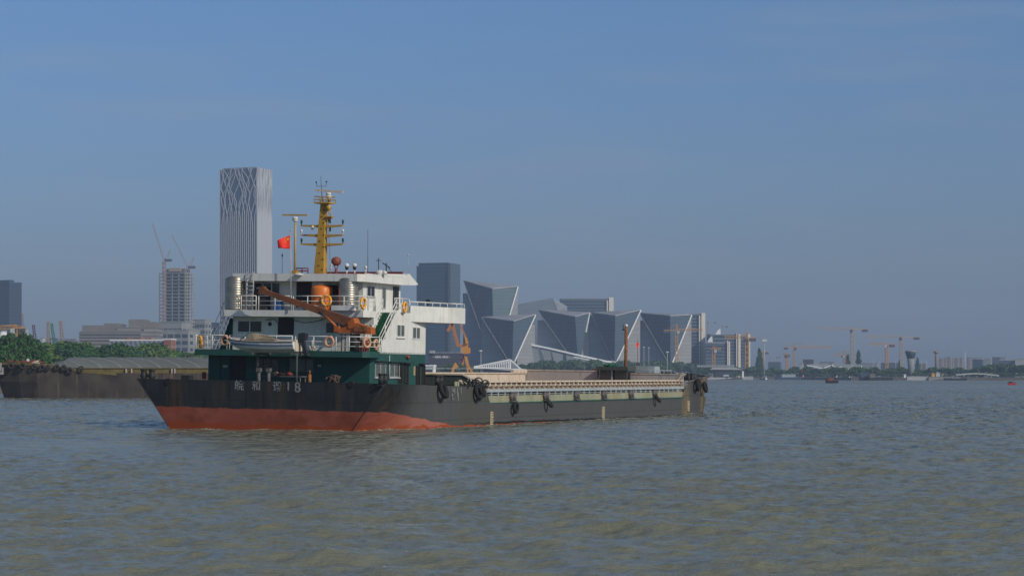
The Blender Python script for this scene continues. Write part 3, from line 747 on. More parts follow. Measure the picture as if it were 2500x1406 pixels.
for u, v, a0 in ((.33, .10, .4), (.40, .20, .1), (.40, .35, .5), (.33, .45, .2)): star(u, v, .045, a0)
# whips, lamps and small things on the roof
mb = MB(); a = P(689, 668, 1, 6.0); mb.tube((a.x, 6, 10.3), P(689, 622, 1, 6.0), .015); mb.tube(P(689, 627, 1, 6.0), P(689, 620, 1, 6.0), .05); mb.build('whip_antenna', 'dark', ship)
def yroof(px, x): return P(px, 665, 0, x)
for px, x, pt, r in ((898, 3.5, 560, .02), (997, 4.8, 622, .02)):
    a = yroof(px, x); b = P(px, pt, 0, x); mb = MB(); mb.tube((x, a.y, 10.33), b, r, .012); 
    if px > 950: mb.tube((x, b.y, b.z - .12), (x, b.y, b.z + .05), .05)
    mb.build('whip_antenna', 'dark' if px < 950 else 'alu', ship)
for px, py in ((847, 648), (866, 648)):
    a = P(px, py, 1, 5.5); mb = MB(); mb.tube((a.x, 5.5, 10.3), (a.x, 5.5, a.z - .3), .05, m=0); mb.tube((a.x, 5.5, a.z - .3), (a.x, 5.5, a.z - .1), .08, .14, n=12, m=1); mb.ball((a.x, 5.5, a.z), .15, m=0); mb.build('searchlight', ['lens', 'dark'], ship)
a = P(821, 638, 1, 5.6); mb = MB(); mb.lathe((a.x, 5.6, a.z), [(.12, -.3), (.27, -.22), (.31, -.05), (.30, .15), (.1, .3)], 22, axis='y')
mb.tube((a.x - .22, 5.6, a.z - .2), (a.x, 5.6, a.z - .55), .03); mb.tube((a.x + .22, 5.6, a.z - .2), (a.x, 5.6, a.z - .55), .03); mb.tube((a.x, 5.6, 10.3), (a.x, 5.6, a.z - .5), .12, .1); mb.build('red_searchlight', 'brownred', ship)
mb = MB(); a = P(723, 655, 1, 6.0); b = P(752, 655, 1, 6.0)
for z in (0, -.18): mb.tube((a.x, 6, a.z + z), (b.x, 6, b.z + z), .04)
for x in (a.x, (a.x + b.x) / 2, b.x): mb.tube((x, 6, a.z), (x, 6, 10.3), .04)
mb.build('roof_rack', 'redpaint', ship)
mb = MB(); a = P(925, 650, 1, 7.0)
mb.tube((a.x, 7, 10.3), P(924, 630, 1, 7.0), .03); mb.tube(P(918, 636, 1, 7.0), P(930, 636, 1, 7.0), .02); mb.tube(P(943, 665, 1, 7.0), P(943, 642, 1, 7.0), .04); mb.tube(P(934, 642, 1, 7.0), P(952, 654, 1, 7.0), .035); mb.tube(P(946, 650, 1, 7), P(956, 664, 1, 7), .02); mb.build('weather_instruments', 'dark', ship)
a = P(927, 667, 1, 7.0); mb = MB(); mb.lathe((a.x, 7, a.z - .1), [(.3, 0), (.3, .15), (.22, .28), (.02, .33)], 18); mb.lathe((a.x + .38, 7, a.z - .1), [(.16, 0), (.16, .2), (.02, .3)], 14); mb.build('satellite_dome', 'lens', ship)
a = P(893, 655, 1, 7.0); mb = MB(); mb.tube((a.x, 7, 10.3), (a.x, 7, a.z), .04); mb.ball((a.x, 7, a.z + .05), .1, sz=1.3); mb.build('gps_antenna', 'lens', ship)
a = P(730, 671, 1, 3.75); MB().lathe((a.x, 3.6, a.z), [(.02, -.12), (.3, -.03), (.33, .05), (.3, .08)], 16).build('roof_lamp', 'white_grime', ship)

# ---- knuckle-boom deck crane on the boat deck
yc = 2.5
crane = MB().tube(P(866, 858, 1, yc)[:2] + (5.14,), P(866, 815, 1, yc), .33, n=16).build('deck_crane', 'dark', ship)
def poly(pts, y, w): 
    mb = MB(); mb.prism([P(a, b, 1, y - w / 2) for a, b in pts], (0, w, 0)); return mb
poly([(822, 805), (868, 788), (905, 800), (905, 816), (818, 812)], yc, .7).build('crane_turret', 'orange', crane)
poly([(632, 700), (641, 699), (652, 709), (865, 779), (868, 792), (850, 800), (800, 775), (655, 722), (640, 718), (630, 719)], yc - .05, .36).build('crane_boom', 'boom', crane)
mb = MB(); mb.tube(P(820, 796, 1, yc - .3), P(794, 772, 1, yc - .3), .09); mb.tube(P(794, 772, 1, yc - .3), P(779, 761, 1, yc - .3), .06, m=1); mb.build('crane_cylinder', ['orange', 'dark'], crane)
poly([(815, 795), (827, 796), (827, 811), (815, 810)], yc - .15, .5).build('cylinder_foot', 'orange', crane)
poly([(848, 786), (862, 776), (870, 800), (850, 802)], yc, .8).build('boom_hinge', 'orange', crane)
mb = MB()
for px in (877, 889, 898): a = P(px, 803, 1, yc); mb.tube((a.x, yc - .45, a.z), (a.x, yc + .45, a.z), .2, n=14)
mb.build('crane_winch', 'rust', crane)
# crane legs (beams into the deck)
mb = MB()
for px in (834, 843, 878): a = P(px, 815, 1, yc); mb.tube((a.x, yc, 5.14), (a.x, yc, a.z), .04)
mb.build('crane_hose', 'rust', crane)
a = P(875, 820, 1, yc + .6); MB().box(a.x - .5, a.x + .4, yc + .7, yc + 1.3, 5.14, 5.9).build('crane_power_pack', 'redpaint', ship)
a = P(803, 765, 1, 3.1)
for px in (754, 801): a = P(px, 900, 1, 2.2)

# ---- frame posts carrying the workboat
mb = MB()
for px in (628.5, 724): a = P(px, 930, 1, -.2); mb.tube((a.x, -.2, 2.2), (a.x, -.2, 4.86), .06, n=10)
a0 = P(628.5, 850, 1, -.2).x; a1 = P(724, 850, 1, -.2).x
for x in (a0, a1): mb.beam((x, -1.0, 4.90), (x, 1.5, 4.90), .14)
mb.beam((a0 - .6, -.75, 5.0), (a1 + .4, -.75, 5.0), .1); mb.beam((a0 - .6, .75, 5.0), (a1 + .4, .75, 5.0), .1)
mb.build('boat_cradle', 'hatchend', ship)

# ---- tanks
def steel_tank(px0, px1, py0, py1, y, label):
    a = P(px0, py0 + 8, 1, y); b = P(px1, py0 + 8, 1, y); r = (b.x - a.x) / 2; cx = (a.x + b.x) / 2; zt = P((px0 + px1) / 2, py0 + 6, 1, y).z; zb = zu + .02
    h = zt - zb; root = empty('steel_water_tank', mw=SM @ Matrix.Translation((cx, y, zb)))
    tag(root, label, 'water tank', 'ribbed steel water tanks on the upper deck')
    prof = [(r * .97, 0)]; n = 13
    for i in range(n):
        z = h * i / n; prof += [(r, z + .02), (r * .998, z + h / n - .04), (r * .978, z + h / n - .02)]
    mb = MB(); mb.lathe((0, 0, 0), prof + [(r, h)], 36); mb.build('tank_shell', 'steel', root)
    mb = MB(); mb.lathe((0, 0, h), [(r * 1.01, 0), (r * .8, .12), (r * .3, .2), (.18, .22), (.18, .28)], 36); mb.build('tank_lid', 'steel', root)
steel_tank(553.5, 597, 675, 753, 4.15, 'ribbed steel water tank standing beside the ladder at the left end of the upper deck')
steel_tank(829, 873.5, 677, 750, 4.35, 'ribbed steel water tank standing right of the orange plastic tank')
a = P(763, 700, 1, 4.3); b = P(809, 700, 1, 4.3); r = (b.x - a.x) / 2; cx = (a.x + b.x) / 2; zt = P(786, 703, 1, 4.3).z - zu
ot = tag(empty('plastic_water_tank', mw=SM @ Matrix.Translation((cx, 4.3, zu + .02))), 'orange plastic water tank with white lid on the upper deck', 'water tank')
MB().lathe((0, 0, 0), [(r * .96, 0), (r, .05), (r, zt * .45), (r * .985, zt * .47), (r, zt * .5), (r, zt - .04), (r * .9, zt + .05), (r * .4, zt + .2)], 36).build('tank_body', 'orange_plastic', ot)
MB().lathe((0, 0, zt + .18), [(.26, 0), (.27, .06), (.2, .12), (.02, .14)], 20).build('tank_lid', 'lens', ot)
# dark water heater behind the ladder and small blue drum
dk = tag(empty('machine_cabinet', mw=SM @ Matrix.Translation((P(637, 740, 1, 4.6).x, 4.7, zu))), 'dark machine cabinet with a white dome on top behind the upper deck rail', 'cabinet')
MB().box(-.45, .5, -.3, .3, 0.02, 1.35).build('cabinet_body', 'dark', dk)
MB().lathe((-.05, 0, 1.5), [(.02, -.1), (.35, -.03), (.3, .06), (.02, .12)], 18).build('dome', 'lens', dk)
a = P(677, 750, 1, 4.6); q = MB().box(-.24, .24, -.24, .24, 0, .6).box(-.26, .26, -.26, .26, .6, .66).build('storage_bin', 'blue', None, mw=SM @ Matrix.Translation((a.x, 4.7, zu + .01)))
tag(q, 'blue plastic bin with lid behind the upper deck rail of the ship', 'bin')
a = P(748, 752, 1, 4.2); q = MB().box(-.16, .16, -.12, .12, 0, .22).tube((-.1, 0, .22), (.1, 0, .28), .03).build('jerrycan', 'blue', None, mw=SM @ Matrix.Translation((a.x, 4.2, zu + .01)))
tag(q, 'small blue jerrycan on the deck before the wheelhouse door', 'jerrycan')

# ---- lifebuoys
def buoy(p, ax, label, old=False, d=.30):
    mb = MB(); mb.torus((0, 0, 0), ax, d, .085, m=0, m2=1)
    o = mb.build('lifebuoy', ['ring_old' if old else 'ring', 'lens' if not old else 'ring_old'], None, mw=SM @ Matrix.Translation(p))
    tag(o, label, 'lifebuoy', 'ring lifebuoys hung on the ship\'s rails')
buoy(P(797, 734, 1, 3.48), (0, 1, 0), 'yellow ring lifebuoy facing astern in front of the orange tank', d=.33)
buoy(P(887, 740, 0, 5.62), (1, 0, 0), 'bright orange lifebuoy edge-on at the rail right of the steel tank', d=.33)
buoy(P(988.5, 750, 0, 6.3), (1, .15, 0), 'bright orange lifebuoy hanging where the bridge wing joins the house', d=.33)
buoy(P(804, 834, 1, 1.55), (0, 1, 0), 'faded pink lifebuoy facing astern on the lower rail beneath the crane', True, d=.30)
buoy(P(896, 836, 0, 6.6), (1, -.3, 0), 'faded pink lifebuoy at the rail corner, left of the pair by the stairs', True)
buoy(P(918, 841, 0, 6.35), (1, 0, 0), 'faded pink lifebuoy at the foot of the stairs, right of the pair', True)
buoy(P(549, 831, 1, 1.5), (.25, 1, 0), 'faded tan lifebuoy behind the bow of the white workboat', True)
mb = MB(); mb.torus((0, 0, .12), (.4, 1, 0), .2, .09); mb.torus((0, .1, -.22), (.4, 1, 0), .2, .09)
q = mb.build('lifebuoy', 'ring', None, mw=SM @ Matrix.Translation(P(487, 832, 1, 1.75))); tag(q, 'pair of stacked orange lifebuoy rings at the port corner of the lower rail', 'lifebuoy', 'ring lifebuoys hung on the ship\'s rails')

# ---- tyre fenders
def tyre(mw, label, group, Rr=.42, r=.15, mat='rubber'):
    mb = MB(); mb.torus((0, 0, 0), (1, 0, 0), Rr, r, n=24, k=8, sq=1.15)
    o = mb.build('tyre_fender', mat, None, mw=mw); tag(o, label, 'tyre', group); return o
G1 = 'tyre fenders hung over the ship\'s side'
for px, py, rz, ry, lab, s in ((1083, 952, 6, -20, 'black tyre fender hung over the quarter below the aft bollards', 1.1), (1168, 958, 4, -14, 'black tyre fender on the quarter beside the rope heap, left of two', 1.0), (1177, 953, 8, -22, 'black tyre fender on the quarter beside the rope heap, right of two', .9),
                           (1259.5, 995, 0, 0, 'black tyre fender hanging flat below the first side bollard', .8), (1341, 984, 10, -42, 'black tyre fender swung out below the second side bollard', .75), (1606, 973, 10, -38, 'rusty brown tyre fender below the last side bollard', .75),
                           (1704, 939, 10, 0, 'black tyre fender hung on the rusty bow plating', 1.1), (1722, 945, 5, -12, 'dark tyre fender hanging out ahead of the bow', .95)):
    mw = SM @ Matrix.Translation(P(px, py, 0, 9.52)) @ Matrix.Rotation(R_(rz), 4, 'Z') @ Matrix.Rotation(R_(ry), 4, 'Y')
    tyre(mw, lab, G1, .42 * s, .14 * s)
# rope heaps on the quarter and stern rail
def heap(p, n, sx, sy, sz, r, mat, label, cat, seed=1):
    random.seed(seed); mb = MB()
    for i in range(n):
        c = Vector((random.gauss(0, sx), random.gauss(0, sy), abs(random.gauss(0, sz))))
        mb.torus(c, (random.uniform(-1, 1), random.uniform(-1, 1), random.uniform(.2, 1)), random.uniform(.12, .3), r, n=12, k=5)
    o = mb.build('rope_heap', mat, None, mw=SM @ Matrix.Translation(p)); tag(o, label, cat)
heap(P(1160, 946, 0, 9.0), 46, .15, .85, .22, .05, 'dark', 'tangled heap of dark mooring rope on the quarter bulwark', 'rope')
heap(P(1163, 938, 0, 8.8), 16, .1, .5, .15, .035, 'cream', 'pale rope coils lying on top of the dark rope heap', 'rope', 4)
heap(P(816, 928, 1, -.4), 14, .22, .1, .06, .04, 'ropebrown', 'brown rope coil draped on the stern bulwark below the green wall', 'rope', 5)
# aft quarter fittings: white-green posts and grating near the coaming corner
mb = MB()
for px in (1112, 1118): a = P(px, 940, 0, 8.4); mb.tube((8.4, a.y, 2.0), (8.4, a.y, a.z + .25), .09, n=10)
mb.build('vent_post', 'strake', ship)
mb = MB()
for k in range(3): a = P(1122 + k * 4, 934 + k * 4, 0, 8.2); mb.beam((8.2, a.y, a.z + .15), (8.2, a.y + 1.4, a.z - .15), .12)
mb.box(8.0, 8.5, 12.0, 14.2, 2.4, 2.7); mb.build('pipe_rack', 'cream', ship)

# ---- stern clutter: table with goods, posts
tb = tag(empty('work_table', mw=SM @ Matrix.Translation((P(700, 925, 1, 1.6).x, 1.6, 1.66))), 'long work table under the boat cradle on the stern deck', 'table')
MB().box(-1.6, 1.3, -.4, .4, 1.72, 1.80).build('table_top', 'postgrey', tb)
for x in (-1.5, 1.2):
    for y in (-.35, .35): MB().tube((x, y, 0), (x, y, 1.719), .04).build('leg', 'postgrey', tb)
random.seed(11)
for i, (px, matn, lab, sz) in enumerate(((672, 'tarp', 'tan bundle on the left end of the stern work table', .22), (684, 'redpaint', 'dark red pot on the stern work table', .16), (694, 'tarp', 'tan bundle beside the dark red pot on the stern table', .15), (706, 'redpaint', 'dark red sack on the right part of the stern table', .2))):
    x = P(px, 914, 1, 1.6).x; mb = MB(); mb.ball((0, 0, sz * .55), sz, sz=.7, n=10); mb.ball((sz * .6, .05, sz * .4), sz * .7, sz=.7, n=9); mb.ball((-sz * .7, -.03, sz * .4), sz * .6, sz=.8, n=9)
    q = mb.build('deck_bundle', matn, None, mw=SM @ Matrix.Translation((x, 1.6, 3.47))); tag(q, lab, 'bundle', 'goods on the stern table')
for px, x2, lab in ((632, .9, 'left of two grey mooring posts'), (656, .6, 'right of two grey mooring posts')):
    a = P(px, 925, 1, -.5); MB().tube((a.x, -.5, 2.4), (a.x, -.5, 3.75), .11, n=12).box(a.x - .15, a.x + .15, -.65, -.35, 3.7, 3.95).build('mooring_post', 'postgrey', ship)
a = P(756, 925, 1, -.5); MB().tube((a.x, -.5, 2.4), (a.x, -.5, 3.6), .11, n=12).tube((a.x, -.5, 3.6), (a.x, -.5, 3.85), .06).build('mooring_post', 'rust', ship)

# ---- white workboat on the cradle (bow to port)
wb = tag(empty('workboat', mw=SM @ Matrix.Translation((P(650, 840, 1, 0).x, 0.0, 4.98))), 'small white workboat with a blue stripe lying across the stern', 'boat')
# sections along x from stern (+) to bow (-); half breadth, keel z, chine z, sheer z
LB = [(2.35, .75, .05, .25, .72), (1.2, .82, .02, .22, .70), (0, .84, 0, .22, .70), (-1.0, .78, .02, .26, .72), (-1.9, .55, .14, .42, .76), (-2.5, .26, .40, .62, .82), (-2.85, .04, .70, .76, .86)]
mb = MB(); k = 7
for x, hb, zk, zc, zs in LB:
    mb.v += [(x, -hb, zs), (x, -hb * .98, (zs + zc) / 2 + .04), (x, -hb * .8, zc), (x, 0, zk), (x, hb * .8, zc), (x, hb * .98, (zs + zc) / 2 + .04), (x, hb, zs)]
for i in range(len(LB) - 1):
    for j in range(k - 1):
        a = i * k + j; mb.f.append((a, a + 1, a + k + 1, a + k)); mb.m.append(1 if j in (1, 4) and i < 5 else 0); mb.sm.append(False)
mb.f.append(tuple(range(k))); mb.m.append(0); mb.sm.append(False)
mb.build('boat_hull', ['white_grime', 'white_grime'], wb)
mb = MB()
for i in range(len(LB) - 2):
    (xa, ha, _, ca, sa), (xb, hb, _, cb, sb) = LB[i], LB[i + 1]
    za, zb = sa - .30, sb - .30
    for s in (-1, 1):
        mb.prism([(xa, s * (ha * .985 + .012), za), (xb, s * (hb * .985 + .012), zb), (xb, s * (hb * .985 + .012), zb + .09), (xa, s * (ha * .985 + .012), za + .09)], (0, s * .01, 0))
mb.build('blue_stripe', 'boatblue', wb)
mb = MB(); n = len(LB)
for s in (-1, 1):
    for (xa, ha, _, _, sa), (xb, hb, _, _, sb) in zip(LB[:-1], LB[1:]): mb.tube((xa, s * (ha + .02), sa - .03), (xb, s * (hb + .02), sb - .03), .035, n=6)
mb.build('rubbing_strake', 'browndoor', wb)
mb = MB()
top_ = [(x, hb * .95, zs + .0) for x, hb, _, _, zs in LB]
for i in range(n - 1):
    (xa, ha, za), (xb, hb, zb) = top_[i], top_[i + 1]; ra = .10 if i < 4 else .06
    mb.add([(xa, -ha, za), (xa, 0, za + .14), (xa, ha, za), (xb, -hb, zb), (xb, 0, zb + .14), (xb, hb, zb)], [(0, 1, 4, 3), (1, 2, 5, 4)])
mb.build('foredeck', 'pink', wb)
mb = MB(); mb.add([(-1.35, -.6, .78), (-.55, -.6, .78), (.9, -.6, .80), (-.85, -.35, 1.25), (-1.35, .6, .78), (.9, .6, .80), (-.85, .35, 1.25), (.1, 0, 1.12)], [(0, 1, 3), (1, 2, 7, 3), (0, 3, 6, 4), (3, 7, 6), (4, 6, 7, 5), (2, 5, 7)])
mb.build('canopy', 'tarp', wb)
mb = MB(); mb.path([(-1.6, -.62, .8), (-1.0, -.4, 1.28)], .03); mb.path([(-.2, -.6, 1.1), (.9, -.5, .95), (1.9, -.6, .85)], .02); mb.build('canopy_frame', 'dark', wb)
mb = MB(); mb.box(2.3, 2.42, -.45, .45, .1, .85); mb.build('transom_board', 'cream', wb)
mb = MB(); mb.prism([(2.45, -.2, .75), (2.95, -.2, .85), (3.0, -.2, 1.25), (2.8, -.2, 1.32), (2.45, -.2, 1.25)], (0, .4, 0)); mb.prism([(2.5, -.1, .78), (2.85, -.1, .78), (3.0, -.1, .1), (3.1, -.1, -.1), (2.85, -.1, -.15), (2.75, -.1, .2)], (0, .2, 0)); mb.tube((2.75, 0, -.02), (3.15, 0, 0), .06)
mb.build('outboard_motor', ['engine'], wb)
# anchor hanging beside the motor
a = P(762, 850, 1, 1.3); mb = MB(); mb.tube((0, 0, .55), (0, 0, -.05), .03); mb.path([(-.2, 0, .12), (-.12, 0, -.06), (0, 0, -.12), (.12, 0, -.06), (.2, 0, .12)], .045)
q = mb.build('anchor', 'cream', None, mw=SM @ Matrix.Translation(a)); tag(q, 'small pale anchor hanging at the stern rail beside the outboard motor', 'anchor')

# ================================================================== water
def water_mat(ROUGH, WBUMP, LSC):
    m = bpy.data.materials.new('river_water'); m.use_nodes = True; t = m.node_tree; L = t.links.new
    b = t.nodes['Principled BSDF']; b.inputs['Roughness'].default_value = .10; b.inputs['IOR'].default_value = 1.33
    c = N(t, 'ShaderNodeTexCoord')
    def noise(sc, vec, det=3, ro=.55, rot=0.):
        mp = N(t, 'ShaderNodeMapping'); mp.inputs['Scale'].default_value = vec; mp.inputs['Rotation'].default_value = (0, 0, rot); L(c.outputs['Object'], mp.inputs[0])
        n = N(t, 'ShaderNodeTexNoise'); n.inputs['Scale'].default_value = sc; n.inputs['Detail'].default_value = det; n.inputs['Roughness'].default_value = ro
        L(mp.outputs[0], n.inputs['Vector']); return n.outputs[0]
    n0 = noise(.05, (1, .5, 1))
    mx = N(t, 'ShaderNodeMix', data_type='RGBA'); mx.inputs[6].default_value = (.155, .158, .110, 1); mx.inputs[7].default_value = (.178, .180, .128, 1); L(n0, mx.inputs[0])
    # foam flecks from the wave crests
    at = N(t, 'ShaderNodeAttribute'); at.attribute_name = 'foam'
    nf = noise(2.6, (1, 1, 1), 6, .75)
    mr = N(t, 'ShaderNodeMapRange'); mr.inputs[1].default_value = .55; mr.inputs[2].default_value = .62; L(nf, mr.inputs[0])
    mm = N(t, 'ShaderNodeMath', operation='MULTIPLY'); L(mr.outputs[0], mm.inputs[0]); L(at.outputs['Fac'], mm.inputs[1]); mm.use_clamp = True
    m2 = N(t, 'ShaderNodeMix', data_type='RGBA'); m2.inputs[7].default_value = (.70, .70, .67, 1); L(mx.outputs[2], m2.inputs[6]); L(mm.outputs[0], m2.inputs[0])
    L(m2.outputs[2], b.inputs['Base Color'])
    lo_ = N(t, 'ShaderNodeAttribute'); lo_.attribute_name = 'swell'
    rr = N(t, 'ShaderNodeMapRange'); rr.inputs[3].default_value = ROUGH; rr.inputs[4].default_value = .7; L(mm.outputs[0], rr.inputs[0]); L(rr.outputs[0], b.inputs['Roughness'])
    h1 = noise(1.3 * LSC, (1, 1.5, 1), 4, .62, .2); h2 = noise(4.2 * LSC, (1, 1.3, 1), 3, .6, -.2)
    ad = N(t, 'ShaderNodeMath', operation='MULTIPLY_ADD'); L(h2, ad.inputs[0]); ad.inputs[1].default_value = .22; L(h1, ad.inputs[2])
    h3 = noise(.42, (1, .7, 1), 3, .6, .1); a3 = N(t, 'ShaderNodeMath', operation='MULTIPLY'); L(h3, a3.inputs[0]); L(lo_.outputs['Fac'], a3.inputs[1])
    a4 = N(t, 'ShaderNodeMath', operation='MULTIPLY_ADD'); L(a3.outputs[0], a4.inputs[0]); a4.inputs[1].default_value = 18.0; L(ad.outputs[0], a4.inputs[2]); ad = a4
    bn = N(t, 'ShaderNodeBump'); bn.inputs['Strength'].default_value = 1.0; bn.inputs['Distance'].default_value = WBUMP; L(ad.outputs[0], bn.inputs['Height']); L(bn.outputs[0], b.inputs['Normal'])
    return m
M['water'] = water_mat(.16, .12, 1.0)
M['water_far'] = water_mat(.22, 2.0, .25)
def river():
    rng = np.random.default_rng(5)
    rows = [14.0]
    while rows[-1] < 900: rows.append(rows[-1] * 1.0026 + .012)
    Y = np.array(rows); nr = len(Y)
    nc = 900; k = np.linspace(-.36, .36, nc)
    X = k[None, :] * Y[:, None]; YY = np.repeat(Y[:, None], nc, 1)
    Z = np.zeros_like(X); dY = np.gradient(Y)[:, None]
    nw = 72
    for i in range(nw):
        lam = .42 * (6.5 / .42) ** (i / (nw - 1)) * rng.uniform(.9, 1.1)
        th = R_(96) + rng.normal(0, .6)          # travelling mostly across the line of sight, towards the camera
        kx, ky = math.cos(th) * 2 * math.pi / lam, math.sin(th) * 2 * math.pi / lam
        amp = .0135 * lam ** .42 * rng.uniform(.6, 1.3)
        ph = rng.uniform(0, 6.28)
        q = kx * X + ky * YY + ph + .8 * np.sin(.07 * X + i) + .6 * np.sin(.05 * YY + 2 * i)
        s = np.sin(q)
        att = np.clip((lam / (dY * 1.6)) - .6, 0, 1)
        grp = .65 + .5 * np.sin(X * .11 * rng.uniform(.6, 1.4) + YY * .09 * rng.uniform(.6, 1.4) + rng.uniform(0, 6.28))
        sh = 1 - 2 * np.abs(np.sin(q / 2)) ** .85; Z += amp * att * grp * (.45 * s + .55 * sh if lam < 4 else s + .4 * (s * s - .5))
    # large patches of slacker water
    pat = .78 + .30 * np.sin(X * .045 + 1.3 + .8 * np.sin(YY * .02)) * np.sin(YY * .035 + .5)
    calm = np.exp(-((YY - 108) / 8) ** 2) * (1 / (1 + np.exp((X + 12) / 3)))
    pat = pat * (1 - .75 * calm)
    Z *= pat
    zs = Z.std()
    foam = np.clip((Z - 1.75 * zs) / (0.8 * zs), 0, 1) * (YY < 130)
    # wash along the ship's side and around its bow
    sp, cp = math.sin(TH), math.cos(TH)
    dx, dy = X - O_SHIP.x, YY - O_SHIP.y
    fx = dx * cp - dy * sp; fy = dx * sp + dy * cp
    dist = np.where((fy > -2) & (fy < 72), np.abs(fx - (9.4 - 2.5 * np.clip(1 - (fy + .9) / 11, 0, 1) ** 2.6)), 99)
    dist = np.minimum(dist, np.where(np.abs(fx) < 7.0, np.abs(fy + 1.2), 99))
    foam = np.maximum(foam, 1.3 * np.exp(-(dist / .8) ** 2))
    foam = np.maximum(foam, 1.2 * np.exp(-((fx - 11.5) / 4) ** 2 - ((fy - 70) / 5) ** 2))
    foam = np.maximum(foam, .8 * np.exp(-((YY - 342) / 3) ** 2) * (X < -40))
    nv = nr * nc
    co_ = np.stack([X, YY, Z], -1).reshape(-1, 3).astype(np.float32)
    idx = np.arange(nv).reshape(nr, nc)
    q = np.stack([idx[:-1, :-1], idx[:-1, 1:], idx[1:, 1:], idx[1:, :-1]], -1).reshape(-1, 4)
    me = bpy.data.meshes.new('river_water'); me.vertices.add(nv); me.vertices.foreach_set('co', co_.ravel())
    nf = len(q); me.loops.add(nf * 4); me.polygons.add(nf)
    me.loops.foreach_set('vertex_index', q.ravel().astype(np.int32))
    me.polygons.foreach_set('loop_start', np.arange(0, nf * 4, 4, dtype=np.int32)); me.polygons.foreach_set('loop_total', np.full(nf, 4, np.int32))
    me.polygons.foreach_set('use_smooth', np.ones(nf, bool))
    me.update(calc_edges=True)
    a = me.attributes.new('swell', 'FLOAT', 'POINT'); a.data.foreach_set('value', (np.clip((YY - 40) / 200, 0, 1) ** .8).ravel().astype(np.float32))
    a = me.attributes.new('foam', 'FLOAT', 'POINT'); a.data.foreach_set('value', foam.ravel().astype(np.float32))
    me.materials.append(M['water'])
    o = bpy.data.objects.new('river_water', me); COL.objects.link(o); tag(o, kind='structure')
    # the rest of the river, lying around the modelled waves
    ya, yb = Y[0], Y[-1]; mb = MB(); K = .36; B = 9000
    mb.add([(-K * ya, ya, 0), (K * ya, ya, 0), (K * yb, yb, 0), (-K * yb, yb, 0), (-B, -60, 0), (B, -60, 0), (B, B, 0), (-B, B, 0)],
           [(4, 5, 1, 0), (5, 6, 2, 1), (6, 7, 3, 2), (7, 4, 0, 3)])
    o2 = mb.build('river_water', 'water_far'); tag(o2, kind='structure')
river()

# ================================================================== land
M['soil'] = paint('bank_soil', (.16, .13, .09), .9, nscale=.02, dark=.6)
M['grassy'] = paint('bank_grass', (.06, .09, .03), .9, nscale=.05, dark=.6)
def G(px, Y, z=0.): return Vector(((px - 1250) / F * Y, Y, z))
shore = [G(-900, 330), G(-150, 395), G(12, 432), G(120, 560), G(500, 900), G(1000, 1250), G(1200, 1600), G(1640, 2120), G(1900, 2080), G(2080, 1780), G(2300, 1740), G(2700, 1700), G(5200, 1650)]
back = [Vector((9000, 9000, 0)), Vector((-9000, 9000, 0)), Vector((-9000, 330, 0))]
mb = MB(); n = len(shore)
loop = shore + back
# quay slope then flat land
lo = [(p.x, p.y, -.4) for p in shore]; hi = [(p.x, p.y + 12, 2.2) for p in shore]
mb.v += lo + hi
for i in range(n - 1): mb.f.append((i, i + 1, n + i + 1, n + i)); mb.m.append(1); mb.sm.append(False)
mb.v += [(9000, 1700, 2.2), (9000, 9000, 2.2), (-9000, 9000, 2.2), (-9000, 330, 2.2)]
mb.f.append(tuple(range(n, 2 * n)) + (2 * n, 2 * n + 1, 2 * n + 2, 2 * n + 3)); mb.m.append(0); mb.sm.append(False)
tag(mb.build('ground', ['grassy', 'soil']), kind='structure')

# ================================================================== haze
HAZE_D = .00016
hz = MB().box(-8900, 8900, -50, 8900, -1.6, 320).build('haze', paint('haze_dummy', (1, 1, 1)))
hm = bpy.data.materials.new('haze'); hm.use_nodes = True; t = hm.node_tree; t.nodes.clear()
o_ = N(t, 'ShaderNodeOutputMaterial'); v_ = N(t, 'ShaderNodeVolumePrincipled')
v_.inputs['Density'].default_value = HAZE_D; v_.inputs['Color'].default_value = (.58, .74, 1.0, 1); v_.inputs['Anisotropy'].default_value = 0.0
t.links.new(v_.outputs[0], o_.inputs['Volume']); hz.data.materials.clear(); hz.data.materials.append(hm)
tag(hz, kind='stuff')

